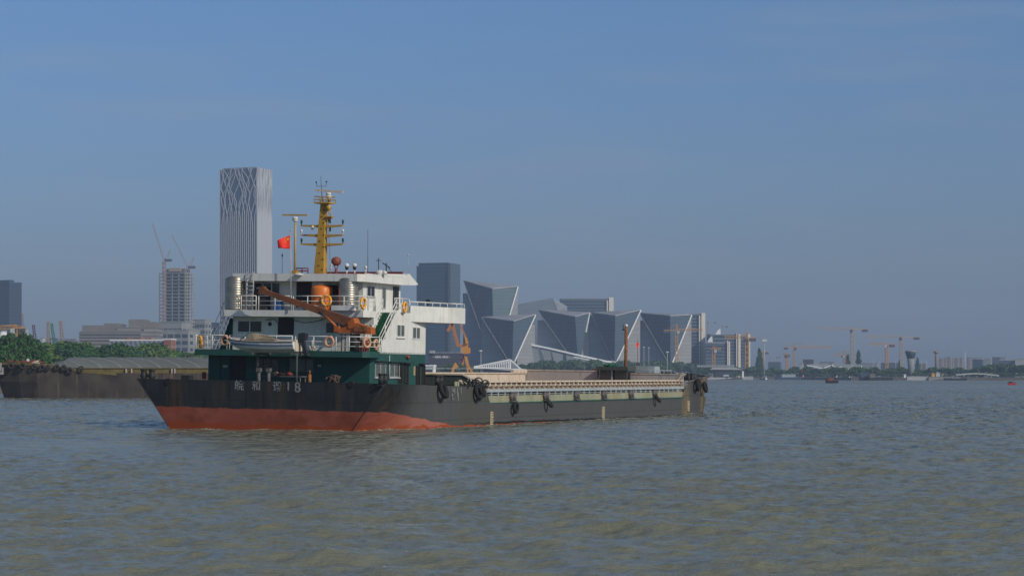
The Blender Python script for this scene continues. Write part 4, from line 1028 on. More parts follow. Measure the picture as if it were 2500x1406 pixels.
# ================================================================== buildings
GZ = 2.2
def facade(name, col, line, sx, sz, w=.12, rough=.35, metal=0., spec=.5, vx=True, hz_=True):
    """cladding with a fine grid of mullions / floor lines: pattern in metres, object space"""
    if name in M: return name
    m = bpy.data.materials.new(name); m.use_nodes = True; t = m.node_tree; L = t.links.new; b = t.nodes['Principled BSDF']
    b.inputs['Roughness'].default_value = rough; b.inputs['Metallic'].default_value = metal; b.inputs['Specular IOR Level'].default_value = spec
    c = N(t, 'ShaderNodeTexCoord'); s = N(t, 'ShaderNodeSeparateXYZ'); L(c.outputs['Object'], s.inputs[0])
    def grid(v, per, ww):
        d = N(t, 'ShaderNodeMath', operation='DIVIDE'); L(v, d.inputs[0]); d.inputs[1].default_value = per
        f = N(t, 'ShaderNodeMath', operation='FRACT'); L(d.outputs[0], f.inputs[0])
        g = N(t, 'ShaderNodeMath', operation='LESS_THAN'); L(f.outputs[0], g.inputs[0]); g.inputs[1].default_value = ww; return g.outputs[0]
    hx = N(t, 'ShaderNodeMath', operation='ADD'); L(s.outputs['X'], hx.inputs[0]); L(s.outputs['Y'], hx.inputs[1])
    a = grid(hx.outputs[0], sx, w) if vx else None; z = grid(s.outputs['Z'], sz, w * 1.3) if hz_ else None
    if a and z:
        mx_ = N(t, 'ShaderNodeMath', operation='MAXIMUM'); L(a, mx_.inputs[0]); L(z, mx_.inputs[1]); f = mx_.outputs[0]
    else: f = a or z
    n_ = N(t, 'ShaderNodeTexNoise'); n_.inputs['Scale'].default_value = .05; n_.inputs['Detail'].default_value = 4; mp_ = N(t, 'ShaderNodeMapping'); mp_.inputs['Scale'].default_value = (1, 1, 4); L(c.outputs['Object'], mp_.inputs[0]); L(mp_.outputs[0], n_.inputs['Vector'])
    base = N(t, 'ShaderNodeMix', data_type='RGBA'); base.inputs[6].default_value = (*[v * .6 for v in col], 1); base.inputs[7].default_value = (*[v * 1.4 for v in col], 1); L(n_.outputs[0], base.inputs[0])
    q = N(t, 'ShaderNodeMix', data_type='RGBA'); L(base.outputs[2], q.inputs[6]); q.inputs[7].default_value = (*line, 1)
    L(f, q.inputs[0]); L(q.outputs[2], b.inputs['Base Color'])
    M[name] = m; return name
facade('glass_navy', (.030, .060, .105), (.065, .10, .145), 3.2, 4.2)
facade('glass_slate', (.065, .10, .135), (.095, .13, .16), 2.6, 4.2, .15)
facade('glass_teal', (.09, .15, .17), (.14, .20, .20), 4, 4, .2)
facade('panel_grey', (.26, .28, .30), (.20, .22, .24), 5, 4.2, .05, .7)
facade('panel_light', (.46, .46, .45), (.38, .39, .39), 2.2, 4, .2, .7)
facade('ribbed_slate', (.16, .205, .255), (.24, .28, .32), 2.4, 8, .35, .6, hz_=False)
facade('slate_light', (.30, .37, .45), (.38, .45, .52), 2.4, 8, .35, .6, hz_=False)  # colour brightened to offset the wedge's shadow on the left blocks
facade('roof_panel', (.30, .31, .32), (.20, .22, .25), 6, 90, .25, .7, hz_=False)
facade('office_bands', (.035, .055, .085), (.12, .16, .20), 30, 4.0, .28, vx=False)
facade('brick_red', (.30, .10, .07), (.32, .28, .25), 8, 4, .1, .8)
facade('slate_windows', (.20, .22, .25), (.08, .09, .12), 3.0, 400, .4, .6, hz_=False)
facade('flat_beige', (.36, .30, .24), (.16, .15, .14), 5, 3.1, .32, .8)
facade('flat_pink', (.34, .25, .22), (.18, .16, .16), 4, 3.1, .32, .8)
facade('concrete_bands', (.27, .25, .23), (.13, .13, .13), 30, 3.6, .3, .8, vx=False)
M['concrete'] = paint('raw_concrete', (.34, .34, .32), .9, nscale=.08, dark=.7)
M['opening'] = paint('dark_opening', (.04, .05, .065), .6, nscale=.2)
M['whiteedge'] = paint('white_edge', (.92, .92, .90), .5, dark=.97)
M['creamfin'] = paint('cream_fin', (.86, .80, .68), .6, dark=.95, nscale=.05)
M['brownfin'] = paint('brown_fin', (.25, .17, .13), .6)
M['craneorange'] = paint('tower_crane_orange', (.62, .32, .07), .6)
M['cranepink'] = paint('tower_crane_faded', (.54, .40, .26), .6)
M['cranered'] = paint('tower_crane_red', (.38, .24, .19), .6)
M['cranedark'] = paint('counterweight', (.09, .08, .09), .7)
M['brownclad'] = paint('brown_grey_cladding', (.21, .19, .17), .8, nscale=.05, dark=.8)

def faces2(pl, pc, pr, Y, psi):
    """ground corners of a box whose near corner stands at column pc, distance Y; psi = turn of the right face"""
    C = G(pc, Y); u = Vector((-math.cos(psi), math.sin(psi), 0)); v = Vector((math.sin(psi), math.cos(psi), 0))
    def hit(px, d):
        k = (px - 1250) / F; den = d.x - k * d.y
        return (k * C.y - C.x) / den
    a = hit(pl, u); b = hit(pr, v)
    return C, u, v, a, b
def zat(py, Y): return H + (YH - py) / F * Y
def box_building(name, label, cat, pl, pc, pr, ptop, Y, psi=.35, mats=('glass_navy', 'glass_slate', 'roof_panel'), base=None, group=None, parent=None, crown=0., depth=None):
    C, u, v, a, b = faces2(pl, pc, pr, Y, psi)
    b = max(b, 6.0) if depth is None else depth; z1 = zat(ptop, Y); z0 = GZ if base is None else zat(base, Y)
    ang = math.atan2(-u.y, -u.x)
    root = parent or tag(empty(name, (C.x, C.y, z0 if base is not None else GZ), ang), label, cat, group)
    zz = z1 - z0
    # local axes: +x = -u (right), +y = inward
    mb = MB(); mb.add([(-a, 0, 0), (0, 0, 0), (0, b, 0), (-a, b, 0), (-a, 0, zz), (0, 0, zz), (0, b, zz), (-a, b, zz)],
                      [(0, 1, 5, 4)], 0).add([(0, 0, 0), (0, b, 0), (0, b, zz), (0, 0, zz)], [(0, 1, 2, 3)], 1)
    mb.add([(0, b, 0), (-a, b, 0), (-a, b, zz), (0, b, zz)], [(0, 1, 2, 3)], 0).add([(-a, b, 0), (-a, 0, 0), (-a, 0, zz), (-a, b, zz)], [(0, 1, 2, 3)], 1)
    mb.build('wall', [mats[0], mats[1]], root)
    r = MB().box(-a - .3, .3, -.3, b + .3, zz, zz + max(.8, crown)); r.build('roof', mats[2], root)
    return root, a, b, zz
def windows_grid(root, a, b, zz, nx, nz, face=0, m0=.06, mat='opening', name='window', z0=.08, z1=.95, wf=.55, hf=.5, proud=.12):
    for j in range(nz):
        for i in range(nx):
            w = (a if face == 0 else b) / nx; h = zz * (z1 - z0) / nz
            s0 = w * (i + .5 - wf / 2); s1 = w * (i + .5 + wf / 2); q0 = zz * z0 + h * (j + .5 - hf / 2); q1 = q0 + h * hf
            mb = MB()
            if face == 0: mb.box(-s1, -s0, -proud, -.01, q0, q1)
            else: mb.box(.01, proud, s0, s1, q0, q1)
            mb.build(name, mat, root)

# ---- tall tower with branching white ribs
def rib_tower():
    Y = 2600; psi = .42
    C, u, v, a, b = faces2(537, 627, 662, Y, psi); z1 = zat(409, Y) - GZ; zr = zat(415, Y) - GZ
    ang = math.atan2(-u.y, -u.x); root = tag(empty('ribbed_tower', (C.x, C.y, GZ), ang), 'tallest skyscraper, blue glass with white ribs that branch and cross near its top', 'skyscraper')
    mb = MB().box(-a, 0, 0, b, 0, z1 - 1); mb.build('wall', facade('tower_glass', (.05, .09, .16), (.06, .105, .175), 1.5, 4.2, .2), root)
    MB().box(-a + 3, -3, 3, b - 3, z1 - 1, z1 + 1).build('roof', 'panel_grey', root)
    rnd = random.Random(4)
    def ribs(L_, n, face, w, d, z1, name, amp):
        for i in range(n + 1):
            x0 = L_ * i / n; mb = MB(); pts = [(x0, 0), (x0, z1 * .70)]
            zs = z1 * (.72 + .08 * rnd.random()); sgn = 1 if i % 2 else -1; A = L_ / n * amp * (.8 + .5 * rnd.random()); ph = rnd.random() * .6
            pts[1] = (x0, zs); m = 14
            for k in range(1, m + 1):
                tt = k / m; z = zs + (z1 - zs) * tt
                off = sgn * A * math.sin(math.pi * 2 * tt * (.55 + ph * .9) + ph) * min(1, tt * 2.2)
                pts.append((min(max(x0 + off, 0), L_), z))
            for (xa, za), (xb, zb) in zip(pts[:-1], pts[1:]):
                if face == 0: q = [(-L_ + xa - w / 2, -d, za), (-L_ + xa + w / 2, -d, za), (-L_ + xb + w / 2, -d, zb), (-L_ + xb - w / 2, -d, zb)]; mb.prism(q, (0, d - .02, 0))
                else: q = [(d, xa - w / 2, za), (d, xa + w / 2, za), (d, xb + w / 2, zb), (d, xb - w / 2, zb)]; mb.prism(q, (-d + .02, 0, 0))
            mb.build(name, 'tower_rib', root)
    M['tower_rib'] = paint('tower_rib', (.52, .53, .56), .6, dark=.97, nscale=.02)
    ribs(a, 18, 0, .68, .7, z1, 'facade_rib', 2.1); ribs(b, 26, 1, 1.2, 1.0, z1, 'side_rib', .55)
rib_tower()

# ---- dark glass tower behind the wing
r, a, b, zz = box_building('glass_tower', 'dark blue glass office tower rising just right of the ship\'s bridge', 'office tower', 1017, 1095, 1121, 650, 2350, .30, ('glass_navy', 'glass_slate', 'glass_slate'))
zc = zat(641, 2350) - zz - GZ; MB().box(-a + 2, -1, 1, b * .8, zz + .8, zz + zc).build('crown', 'glass_navy', r)
MB().box(-.4, 2.0, .6, b * .95, 2, zz + zc - .5).build('side_fin', 'glass_slate', r)
MB().box(-1.4, -.2, -1.2, -.02, 0, zz + zc - 2).build('corner_recess', 'opening', r)

# ---- faceted "crystal" buildings: inverted wedge in front of a lower slab
def crystal(label, TL, TF, TR, bot, body_l, body_r, edge=None, Y=2400, right_mat='glass_slate', side_mat='slate_light', step=None, back=26):
    """TL/TF/TR: roof corners (px, py); bot: px of the foot under the near corner"""
    d = 34
    tl = Wd(*TL, Y + d * .8); tf = Wd(*TF, Y); tr = Wd(*TR, Y + d * .55); bt = G(bot[0], Y + 3, zat(bot[1], Y))
    tb = (tl + tr) / 2 + Vector((0, 46, 0)); tb.z = (tl.z + tr.z) / 2 + 1
    bbk = G(bot[0], Y + 66, GZ); bt.z = max(bt.z, GZ)
    root = tag(empty('faceted_building', (tf.x, Y, GZ)), label, 'building', 'faceted glass buildings on the far bank')
    o = Vector((tf.x, Y, GZ)); q = [p - o for p in (tl, tf, tr, tb, bt, bbk)]
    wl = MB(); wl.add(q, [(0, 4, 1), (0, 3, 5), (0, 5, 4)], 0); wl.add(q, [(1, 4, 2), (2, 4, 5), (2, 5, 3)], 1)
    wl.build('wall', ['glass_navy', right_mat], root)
    e_ = Vector((0, 0, -.6)); MB().prism([q[0] + Vector((0, 0, .9)), q[1] + Vector((0, -.3, .9)), q[2] + Vector((.3, 0, .9)), q[3] + Vector((0, 0, .9))], (0, 0, -.85)).build('roof', 'roof_panel', root)
    w = 1.1
    eb = MB(); A = q[2] + Vector((.2, -1, 0)); B_ = q[4] + Vector((.2, -1, 0))
    eb.beam(A, A.lerp(B_, edge or 1.0), w, 1.4); eb.build('white_edge', 'whiteedge', root)
    eb = MB(); A = q[1] + Vector((0, -.5, .5)); eb.beam(A, q[2] + Vector((0, -.5, .5)), .9, 1.0); eb.build('roof_edge', 'panel_light', root)
    eb = MB(); eb.beam(q[0] + Vector((0, -.5, 0)), q[4] + Vector((0, -.5, 0)), .4, .5); eb.build('corner_line', 'panel_light', root)
    # slab body behind
    for (px0, px1, py), mat, nm, dy in ((body_l, side_mat, 'left_block', 36), (body_r, 'panel_light', 'right_block', 22)):
        a0 = G(px0, Y + dy) - o; a1 = G(px1, Y + dy) - o; zt = zat(py, Y + dy) - GZ
        MB().box(a0.x, a1.x, dy, dy + back, -GZ + GZ, zt).build(nm, mat, root)
    return root
Yc = 2400
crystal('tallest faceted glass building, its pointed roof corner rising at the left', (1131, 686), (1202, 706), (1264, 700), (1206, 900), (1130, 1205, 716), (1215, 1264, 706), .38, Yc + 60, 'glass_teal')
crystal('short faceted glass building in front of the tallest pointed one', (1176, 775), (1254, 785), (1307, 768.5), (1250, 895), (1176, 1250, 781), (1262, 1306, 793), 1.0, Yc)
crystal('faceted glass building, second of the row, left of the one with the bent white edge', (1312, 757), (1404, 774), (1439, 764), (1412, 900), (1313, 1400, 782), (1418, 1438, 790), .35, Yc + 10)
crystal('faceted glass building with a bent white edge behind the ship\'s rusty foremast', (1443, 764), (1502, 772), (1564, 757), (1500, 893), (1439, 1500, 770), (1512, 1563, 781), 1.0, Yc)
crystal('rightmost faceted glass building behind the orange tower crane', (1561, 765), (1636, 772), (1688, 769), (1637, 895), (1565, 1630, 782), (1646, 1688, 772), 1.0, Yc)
# ridge-roofed block behind
def ridge():
    Y = 2560; root = tag(empty('ridged_building', G(1264, Y, GZ)), 'grey building with a long rising ridge roof between the faceted blocks', 'building'); o = G(1264, Y, GZ)
    a = Wd(1264, 743, Y) - o; b = Wd(1349, 727, Y) - o; c = Wd(1385, 748, Y + 30) - o; d = Wd(1362, 760, Y) - o
    mb = MB(); mb.prism([(a.x, 0, 0), (a.x, 0, a.z), (b.x, 0, b.z), (d.x, 0, d.z), (d.x, 0, 0)], (0, 40, 0)); mb.build('wall', 'ribbed_slate', root)
    mb = MB(); mb.add([b + Vector((.2, -.3, 0)), (d.x + .2, -.3, d.z), (d.x + .2, -.3, 0), (c.x, c.y, 0), c, b + Vector((.3, 40, 0)), (c.x, 40, 0), (d.x, 40, 0)], [(0, 1, 4), (1, 2, 3, 4), (0, 4, 5), (4, 3, 6, 5)]); mb.build('gable', 'panel_grey', root)
ridge()
# banded block with cream end behind the row
def fin_block(label, pl, pr, ptop, Y, fins, band='office_bands', back=40, base=None):
    C = G(pl, Y); root = tag(empty('office_block', (C.x, Y, GZ)), label, 'office block', 'banded office blocks with cream fins'); k = Y / F
    zt = zat(ptop, Y) - GZ; L_ = (pr - pl) * k
    MB().box(0, L_, 0, back, 0, zt - 1.2).build('wall', band, root); MB().box(-.3, L_ + .3, -.3, back + .3, zt - 1.2, zt).build('roof', 'roof_panel', root)
    n = max(3, int(zt / 5))
    for x0, x1, py, mt in fins:
        MB().box((x0 - pl) * k, (x1 - pl) * k, -2.5, back * .6, 0, zat(py, Y) - GZ).build('facade_fin', mt, root)
    nb = min(24, int(zt / 4.1))
    for j in range(nb):
        z = 3 + j * (zt - 6) / nb; MB().box(.5, L_ - .5, -.5, -.02, z, z + .8).build('floor_band', 'ribbed_slate', root)
    return root
fin_block('banded dark office block with curved top floors and a cream end, behind the row', 1368, 1498, 728, 2700, ((1481, 1484, 733, 'creamfin'), (1486.5, 1498, 726, 'creamfin')))
fin_block('tall thin dark slab with a cream end standing right of the faceted row', 1686, 1722, 765, 2500, ((1706, 1709, 770, 'creamfin'), (1709.5, 1711.5, 770, 'brownfin'), (1712, 1721.5, 764, 'creamfin')))
fin_block('dark banded block with a cream fin at its end, left of the taller pair', 1722, 1776, 836, 2420, ((1775, 1777.5, 831, 'creamfin'), (1778.5, 1782, 834, 'creamfin')))
fin_block('dark banded block with double cream fins, middle of the three', 1733, 1800, 815, 2480, ((1797, 1799, 813, 'creamfin'), (1799.5, 1801.5, 815, 'brownfin'), (1802, 1807.5, 816, 'creamfin')))
fin_block('dark banded block with one cream fin behind the orange crane', 1782, 1827, 818, 2540, ((1826, 1831, 815, 'creamfin'),))
for i, (px, py) in enumerate(((1750, 817), (1730, 834))):
    p = G(px, 2410, zat(py + 3, 2410)); 
    q = MB().prism([(0, 0, 0), (6, 0, 0), (5.4, 0, 7), (2, 0, 4)], (0, 3, 0)).build('roof_screen', 'whiteedge', None); q.location = G(px - 3, 2440 - 60 * i, zat((815, 836)[i], 2440) - .5); tag(q, ('upper', 'lower')[i] + ' of two small white screens on the roofs of the banded blocks', 'roof screen')

# ---- low sloping stadium-like hall with white beam
def hall():
    Y = 2200; k = Y / F; root = tag(empty('sail_hall', G(1297, Y, GZ)), 'long sloping white beam on slanting grey panels in front of the faceted row', 'hall'); o = G(1297, Y, GZ)
    pts = [Wd(x, y, Y) - o for x, y in ((1297, 841), (1340, 850), (1400, 864), (1440, 873), (1480, 882), (1512, 885))]
    mb = MB()
    for a, b in zip(pts[:-1], pts[1:]): mb.beam(a, b, 3.4, 1.7)
    mb.build('beam', 'whiteedge', root)
    mb = MB()
    for a, b in zip(pts[2:-1], pts[3:]): mb.beam(a + Vector((0, -4, -3.0)), b + Vector((0, -4, -2.4)), 2.0, 1.0)
    mb.build('lower_beam', 'whiteedge', root)
    for i, (x0, y0, x1, y1, xb0, xb1) in enumerate(((1298, 842, 1313, 848, 1310, 1328), (1318, 847, 1344, 853, 1345, 1352), (1346, 853, 1375, 861, 1362, 1372), (1381, 861, 1415, 869, 1390, 1402), (1417, 869, 1445, 876, 1425, 1435), (1446, 876, 1475, 882, 1455, 1463))):
        a = Wd(x0, y0 + 2, Y) - o; b = Wd(x1, y1 + 2, Y) - o; c = G(xb1, Y) - o; d = G(xb0, Y) - o
        MB().prism([a, b, (c.x, 0, 0), (d.x, 0, 0)], (0, 1.5, 0)).build('slanted_panel', 'panel_grey', root)
    MB().box(4, 60, 8, 30, 0, 14).build('hall_wall', 'glass_slate', root)
hall()
# ---- white triangular truss roof terminal
def terminal():
    Y = 1560; root = tag(empty('pavilion', G(1160, Y, GZ)), 'pavilion with white triangular truss roof over dark glass, right of the yellow portal crane', 'pavilion'); o = G(1160, Y, GZ)
    q = lambda x, y, d=0: Wd(x, y, Y + d) - o
    mb = MB(); mb.beam(q(1157, 895.5), q(1246, 877.5), 1.0); mb.beam(q(1246, 877.5), q(1272, 901), .9); mb.beam(q(1157, 897), q(1284, 903), 1.6, 1.4); mb.beam(q(1246, 877.5), q(1246, 899), 1.0)
    for i in range(14):
        t = (i + 1) / 15; x = 1165 + 80 * t; yt = 894 - 16 * t; yb = 897.5 + 3.4 * t; mb.beam(q(x, yt), q(x + 3, yb), .45); mb.beam(q(x + 3, yt), q(x, yb), .35)
    mb.build('roof_truss', 'whiteedge', root)
    mb = MB(); mb.prism([q(1165, 898), q(1275, 903), q(1255, 881, 14), q(1240, 879, 14)], (0, 8, 0)); mb.build('roof', 'panel_grey', root)
    a = q(1168, 900); b = q(1270, 900); MB().box(a.x, b.x, 2, 20, 0, a.z).build('wall', 'glass_navy', root)
    MB().box(a.x + 8 * .3, a.x + 3.5, 1.4, 1.95, 0, a.z * .9).build('door', 'panel_light', root)
terminal()

# ---- white-lettered dark shed, white cabin building
def shed():
    Y = 1650; root, a, b, zz = box_building('dark_shed', 'dark purple-grey shed with a line of white lettering, right of the ship\'s house', 'shed', 1046, 1127, 1132, 862, Y, .12, ('shed_wall', 'shed_wall', 'roof_panel'))
    MB().box(-a + 1, -a + 13 * .3 + 1, -2, 2, zz, zz + 2.0).build('roof_sign', 'panel_light', root)
M['shed_wall'] = paint('shed_wall', (.075, .07, .095), .8, nscale=.05)
shed()
ss = G(1078, 1640, zat(871, 1640)); mt_ = Matrix.Translation((ss.x, ss.y, ss.z)) @ Matrix.Rotation(R_(90), 4, 'X')
sg = text_mesh('- ılılıılı ııllıııl -', 2.7, 'sign_lettering', 'whiteedge', None, mt_, .05); tag(sg, 'line of small white letters across the top of the dark shed', 'sign')
def cabin():
    Y = 1200; root, a, b, zz = box_building('white_cabin', 'small white cabin building showing between the ship\'s green house and its hatch', 'cabin', 1030, 1058, 1062.5, 894, Y, .2, ('panel_white', 'whiteedge', 'whiteedge'))
    MB().box(-a + .5, -.6, -.15, -.02, zz * .45, zz * .72).build('window_strip', 'opening', root)
    for i in range(4): MB().box(-a + .6 + i * 1.5, -a + 1.5 + i * 1.5, -.15, -.02, .4, zz * .22).build('window', 'whiteedge', root)
M['panel_white'] = paint('panel_white', (.55, .57, .57), .6)
cabin()

# ---- left-hand buildings
r, a, b, zz = box_building('glass_tower', 'dark blue glass tower cut by the left edge of the photo', 'office tower', -30, 22, 53, 690, 2400, .55, ('glass_navy', 'ribgrid', 'glass_slate')) if facade('ribgrid', (.10, .14, .19), (.035, .05, .08), 3.4, 4.2, .6) else None
MB().box(-a * .8, -2, 3, b * .5, zz, zz + 3.2).build('roof_plant', 'glass_navy', r)
# concrete skeleton tower under construction
def skeleton():
    Y = 2500; psi = .36; C, u, v, a, b = faces2(388, 452, 476, Y, psi); ang = math.atan2(-u.y, -u.x)
    root = tag(empty('unfinished_tower', (C.x, C.y, GZ), ang), 'unfinished concrete tower with open floors below two luffing cranes', 'building'); zt = zat(668, Y) - GZ
    n = 30; h = zt / n
    for j in range(n + 1):
        MB().box(-a, 0, 0, b, j * h, j * h + 1.15).build('floor_slab', 'concrete', root)
    for i in range(5):
        x = -a * i / 4; x = min(max(x, -a + .6), -.6); MB().box(x - .55, x + .55, .15, 1.2, .9, zt).build('column', 'concrete', root)
    for i in range(1, 4):
        y = b * i / 4; MB().box(-1.3, -.2, y - .7, y + .7, .9, zt).build('column', 'concrete', root)
    MB().box(-a * .82, -a * .12, b * .25, b * .8, .9, zt + (zat(655, Y) - zat(668, Y))).build('core', 'core_dark', root)
    MB().box(-a * .7, -a * .25, b * .2, b * .85, zt + 3, zat(655, Y) - GZ + .8).build('formwork', 'cranepink', root)
M['core_dark'] = paint('core_dark', (.17, .18, .20), .9, nscale=.05)
skeleton()
def podium(label, pl, pc, pr, ptop, Y, nx, nz, mat='concrete', grp='concrete frames under construction', psi=.25):
    root, a, b, zz = box_building('concrete_frame', label, 'building', pl, pc, pr, ptop, Y, psi, (mat, mat, mat), group=grp)
    windows_grid(root, a, b, zz, nx, nz, 0, wf=.78, hf=.55, name='opening'); windows_grid(root, a, b, zz, 2, nz, 1, wf=.5, hf=.45, name='opening')
podium('broad grey concrete podium frame with wide dark openings left of the ship\'s house', 390, 460, 489, 806, 2250, 4, 6)
podium('stepped concrete block on top of the podium, under the unfinished tower', 388, 444, 470, 788, 2420, 5, 4)
podium('concrete frame with window holes directly right of the podium', 468, 500, 516, 781, 2550, 5, 8)
podium('grey unfinished block at the left edge of the ribbed skyscraper', 512, 528, 537, 789, 2650, 2, 8)
podium('small pale concrete block just right of the brown terraced building', 372, 384, 390, 792, 2600, 2, 6)
# brown terraced building
def terraced():
    Y = 1900; root = tag(empty('terraced_building', G(193, Y, GZ)), 'broad brown-grey terraced building with stepped horizontal storeys', 'building'); o = G(193, Y, GZ); k = Y / F
    for i, (x0, x1, y1, dy, mt) in enumerate(((194, 345, 808, 0, 'concrete_bands'), (199, 251, 794, 3, 'brownclad'), (249, 287, 789, 8, 'brownclad'), (285, 334, 798, 2, 'concrete_bands'), (307, 346, 779, 14, 'brownclad'), (345, 372, 785, 18, 'brownclad'), (345, 378, 800, 12, 'concrete_bands'), (251, 340, 806, 1, 'brownclad'))):
        a = G(x0, Y).x - o.x; b = G(x1, Y).x - o.x; MB().box(a, b, dy, 44 + i * .3, 0, zat(y1, Y) - GZ + i * .02).build('block', mt, root)
    for j, py in enumerate((816, 824, 832, 840, 848)):
        MB().box((194 - 193) * k - .5, 152 * k, -1.0, -.02, zat(py, Y) - GZ, zat(py, Y) - GZ + 1.1).build('ledge', 'brownclad', root)
terraced()
# red brick hall
def redhall():
    Y = 1300; root, a, b, zz = box_building('brick_hall', 'long low hall with grey mansard roof and red brick end below the concrete podium', 'hall', 262, 418, 430, 866, Y, .16, ('brick_red', 'brick_red', 'whiteedge'), base=895)
    zt = zat(828, Y) - zat(895, Y)
    mb = MB(); mb.prism([(-a, 1, zz), (-a, 5, zt), (-6, 5, zt), (-4, 1, zz)], (0, 0.01, 0)) if 0 else None
    mb = MB(); mb.add([(-a, .5, zz + .8), (-2, .5, zz + .8), (-3, 4, zt - .8), (-a, 4, zt - .8), (-a, b, zz + .8), (-2, b, zz + .8), (-3, b - 1, zt - .8), (-a, b - 1, zt - .8)], [(0, 1, 2, 3), (1, 5, 6, 2), (3, 2, 6, 7), (5, 4, 7, 6), (0, 3, 7, 4)]); mb.build('mansard_roof', 'slate_windows', root)
    MB().box(-a, -2.5, 3.9, b - .9, zt - .8, zt - .1).build('roof_edge', 'whiteedge', root)
    k = Y / F
    for x0, x1, y in ((294, 309, 824), (326, 336, 826), (345, 361, 828)): MB().box(-(418 - x0) * k, -(418 - x1) * k, 4.5, 9, zt - .1, zt + 1.0).build('roof_hut', 'brick_red', root)
    MB().box(-4.5, .2, -.6, b * .9, 0, zt - .3).build('end_pavilion', 'brick_red', root); MB().box(-4.8, .5, -.8, b * .92, zt - .3, zt + .3).build('cornice', 'whiteedge', root)
    n = 24
    for i in range(n): x = -a + 2 + i * (a - 9) / n; MB().box(x, x + .8, 1.2, 2.2, zz + 1.2, zz + 3.0).build('dormer', 'whiteedge', root)
redhall()
# small far houses between the cranes
hs = random.Random(9)
for i, (pl, pr, pt, Y, mt, lab) in enumerate(((104, 113, 838, 1500, 'flat_pink', 'pinkish narrow block among the trees below the tan crane'), (113, 125, 831, 2300, 'flat_beige', 'pale block half hidden behind the pinkish one, far left'), (100, 106, 826, 2500, 'panel_white', 'white narrow block left of the tan crane boom'), (128, 142, 838, 2000, 'panel_light', 'low pale roof right of the pinkish block, far left'),
                                              (118, 140, 826, 3200, 'glass_slate', 'hazy blue-grey block behind the green crane'), (140, 158, 829, 3300, 'panel_grey', 'hazy grey block behind the tall tan crane'), (158, 186, 828, 3000, 'flat_pink', 'hazy pinkish block left of the brown terraced building'), (90, 100, 829, 3100, 'panel_grey', 'hazy grey block right of the purple crane'), (0, 6, 809, 1300, 'whiteedge', 'white roof corner at the far left edge'), (55, 66, 803, 2900, 'panel_light', 'pale narrow tower just right of the left glass tower'), (176, 190, 834, 2700, 'panel_grey', 'grey block touching the terraced building\'s left side'))):
    box_building('distant_block', lab, 'building', pl, pr - 2, pr, pt, Y, .3, (mt, mt, 'roof_panel'))

# ---- right-hand distance
for i, (pl, pr, pt, mt, lab) in enumerate(((2292, 2304, 876, 'flat_beige', 'first beige flats right of the tan tower on the right bank'), (2303, 2312, 874, 'flat_pink', 'narrow pinkish flats, second in the row on the right bank'), (2311, 2324, 872, 'flat_beige', 'yellowish flats, third in the row on the right bank'), (2325, 2330, 874, 'flat_pink', 'thin grey flats between two beige ones on the right bank'),
                                           (2330, 2342, 874, 'flat_beige', 'beige flats left of the white pole on the right bank'), (2343, 2352, 874, 'flat_pink', 'pinkish flats touching the white pole\'s left side'), (2360, 2372, 873, 'flat_beige', 'pinkish-beige flats right of the white pole'), (2372, 2400, 874, 'flat_pink', 'long low flats behind the dark blue building'))):
    box_building('apartment_block', lab, 'apartment block', pl, pr - 3, pr, pt, 3300 + 40 * i, .3, (mt, mt, 'roof_panel'), group='apartment blocks on the right bank')
for pl, pr, pt, Y, mt, lab in ((2375, 2401, 877, 2500, 'glass_navy', 'dark blue low building right of the white pole'), (2400, 2422, 875, 2700, 'panel_grey', 'grey building with a bright roof edge right of the dark blue one'), (2421, 2445, 872, 2900, 'glass_slate', 'blue-grey block behind the long low shed'), (2440, 2480, 880, 2450, 'glass_slate', 'long blue shed on the right bank'), (2478, 2530, 877, 2400, 'panel_light', 'white building at the right edge of the photo'), (2444, 2458, 873, 3000, 'panel_grey', 'small dark roof plant above the long blue shed'),
                               (1960, 1987, 878, 2400, 'cranedark', 'dark dome-shaped heap building left of the zigzag roof'), (1952, 1962, 888, 2350, 'panel_light', 'small pale building at the left of the dark heap building'), (1875, 1908, 884, 3000, 'glass_slate', 'hazy low dark roof right of the light mast'), (2000, 2040, 884, 2900, 'panel_grey', 'hazy roofs behind the zigzag roof'), (2100, 2145, 887, 2900, 'panel_grey', 'hazy flat roofs below the rightmost cranes'), (2150, 2200, 886, 2950, 'glass_slate', 'hazy blue roofs left of the control tower'), (2240, 2262, 888, 2700, 'brownclad', 'brown shed between the control tower and the tan tower')):
    box_building('distant_block', lab, 'building', pl, pr - 3, pr, pt, Y, .25, (mt, mt, 'panel_light' if pt in (875, 880, 877) else 'roof_panel'))
# zigzag roof hall
def zigzag():
    Y = 2000; root = tag(empty('zigzag_hall', G(1962, Y, GZ)), 'low hall with a white-edged zigzag roof beneath the tallest far crane', 'hall'); o = G(1962, Y, GZ); q = lambda x, y: Wd(x, y, Y) - o
    mb = MB(); pts = [q(x, y) for x, y in ((1970, 892), (2010, 899), (2020, 895), (2030, 890), (2027, 887), (2042, 902), (2052, 895), (2070, 901), (2082, 894), (2100, 901), (2104, 893))]
    for a, b in zip(pts[:-1], pts[1:]): mb.beam(a, b, 2.0, .8)
    mb.build('roof_edge', 'whiteedge', root)
    MB().prism([q(1968, 891), q(2010, 897), q(2104, 899), q(2104, 889), q(1990, 888)], (0, 30, 0)).build('roof', 'panel_grey', root)
    a = q(1990, 900); b = q(2100, 900); MB().box(a.x, b.x, 4, 26, 0, a.z - 1).build('wall', 'glass_slate', root)
    for px in (2043, 2074, 2080): a = q(px, 900); MB().box(a.x - .4, a.x + .4, 0, 1, 0, a.z).build('column', 'whiteedge', root)
zigzag()
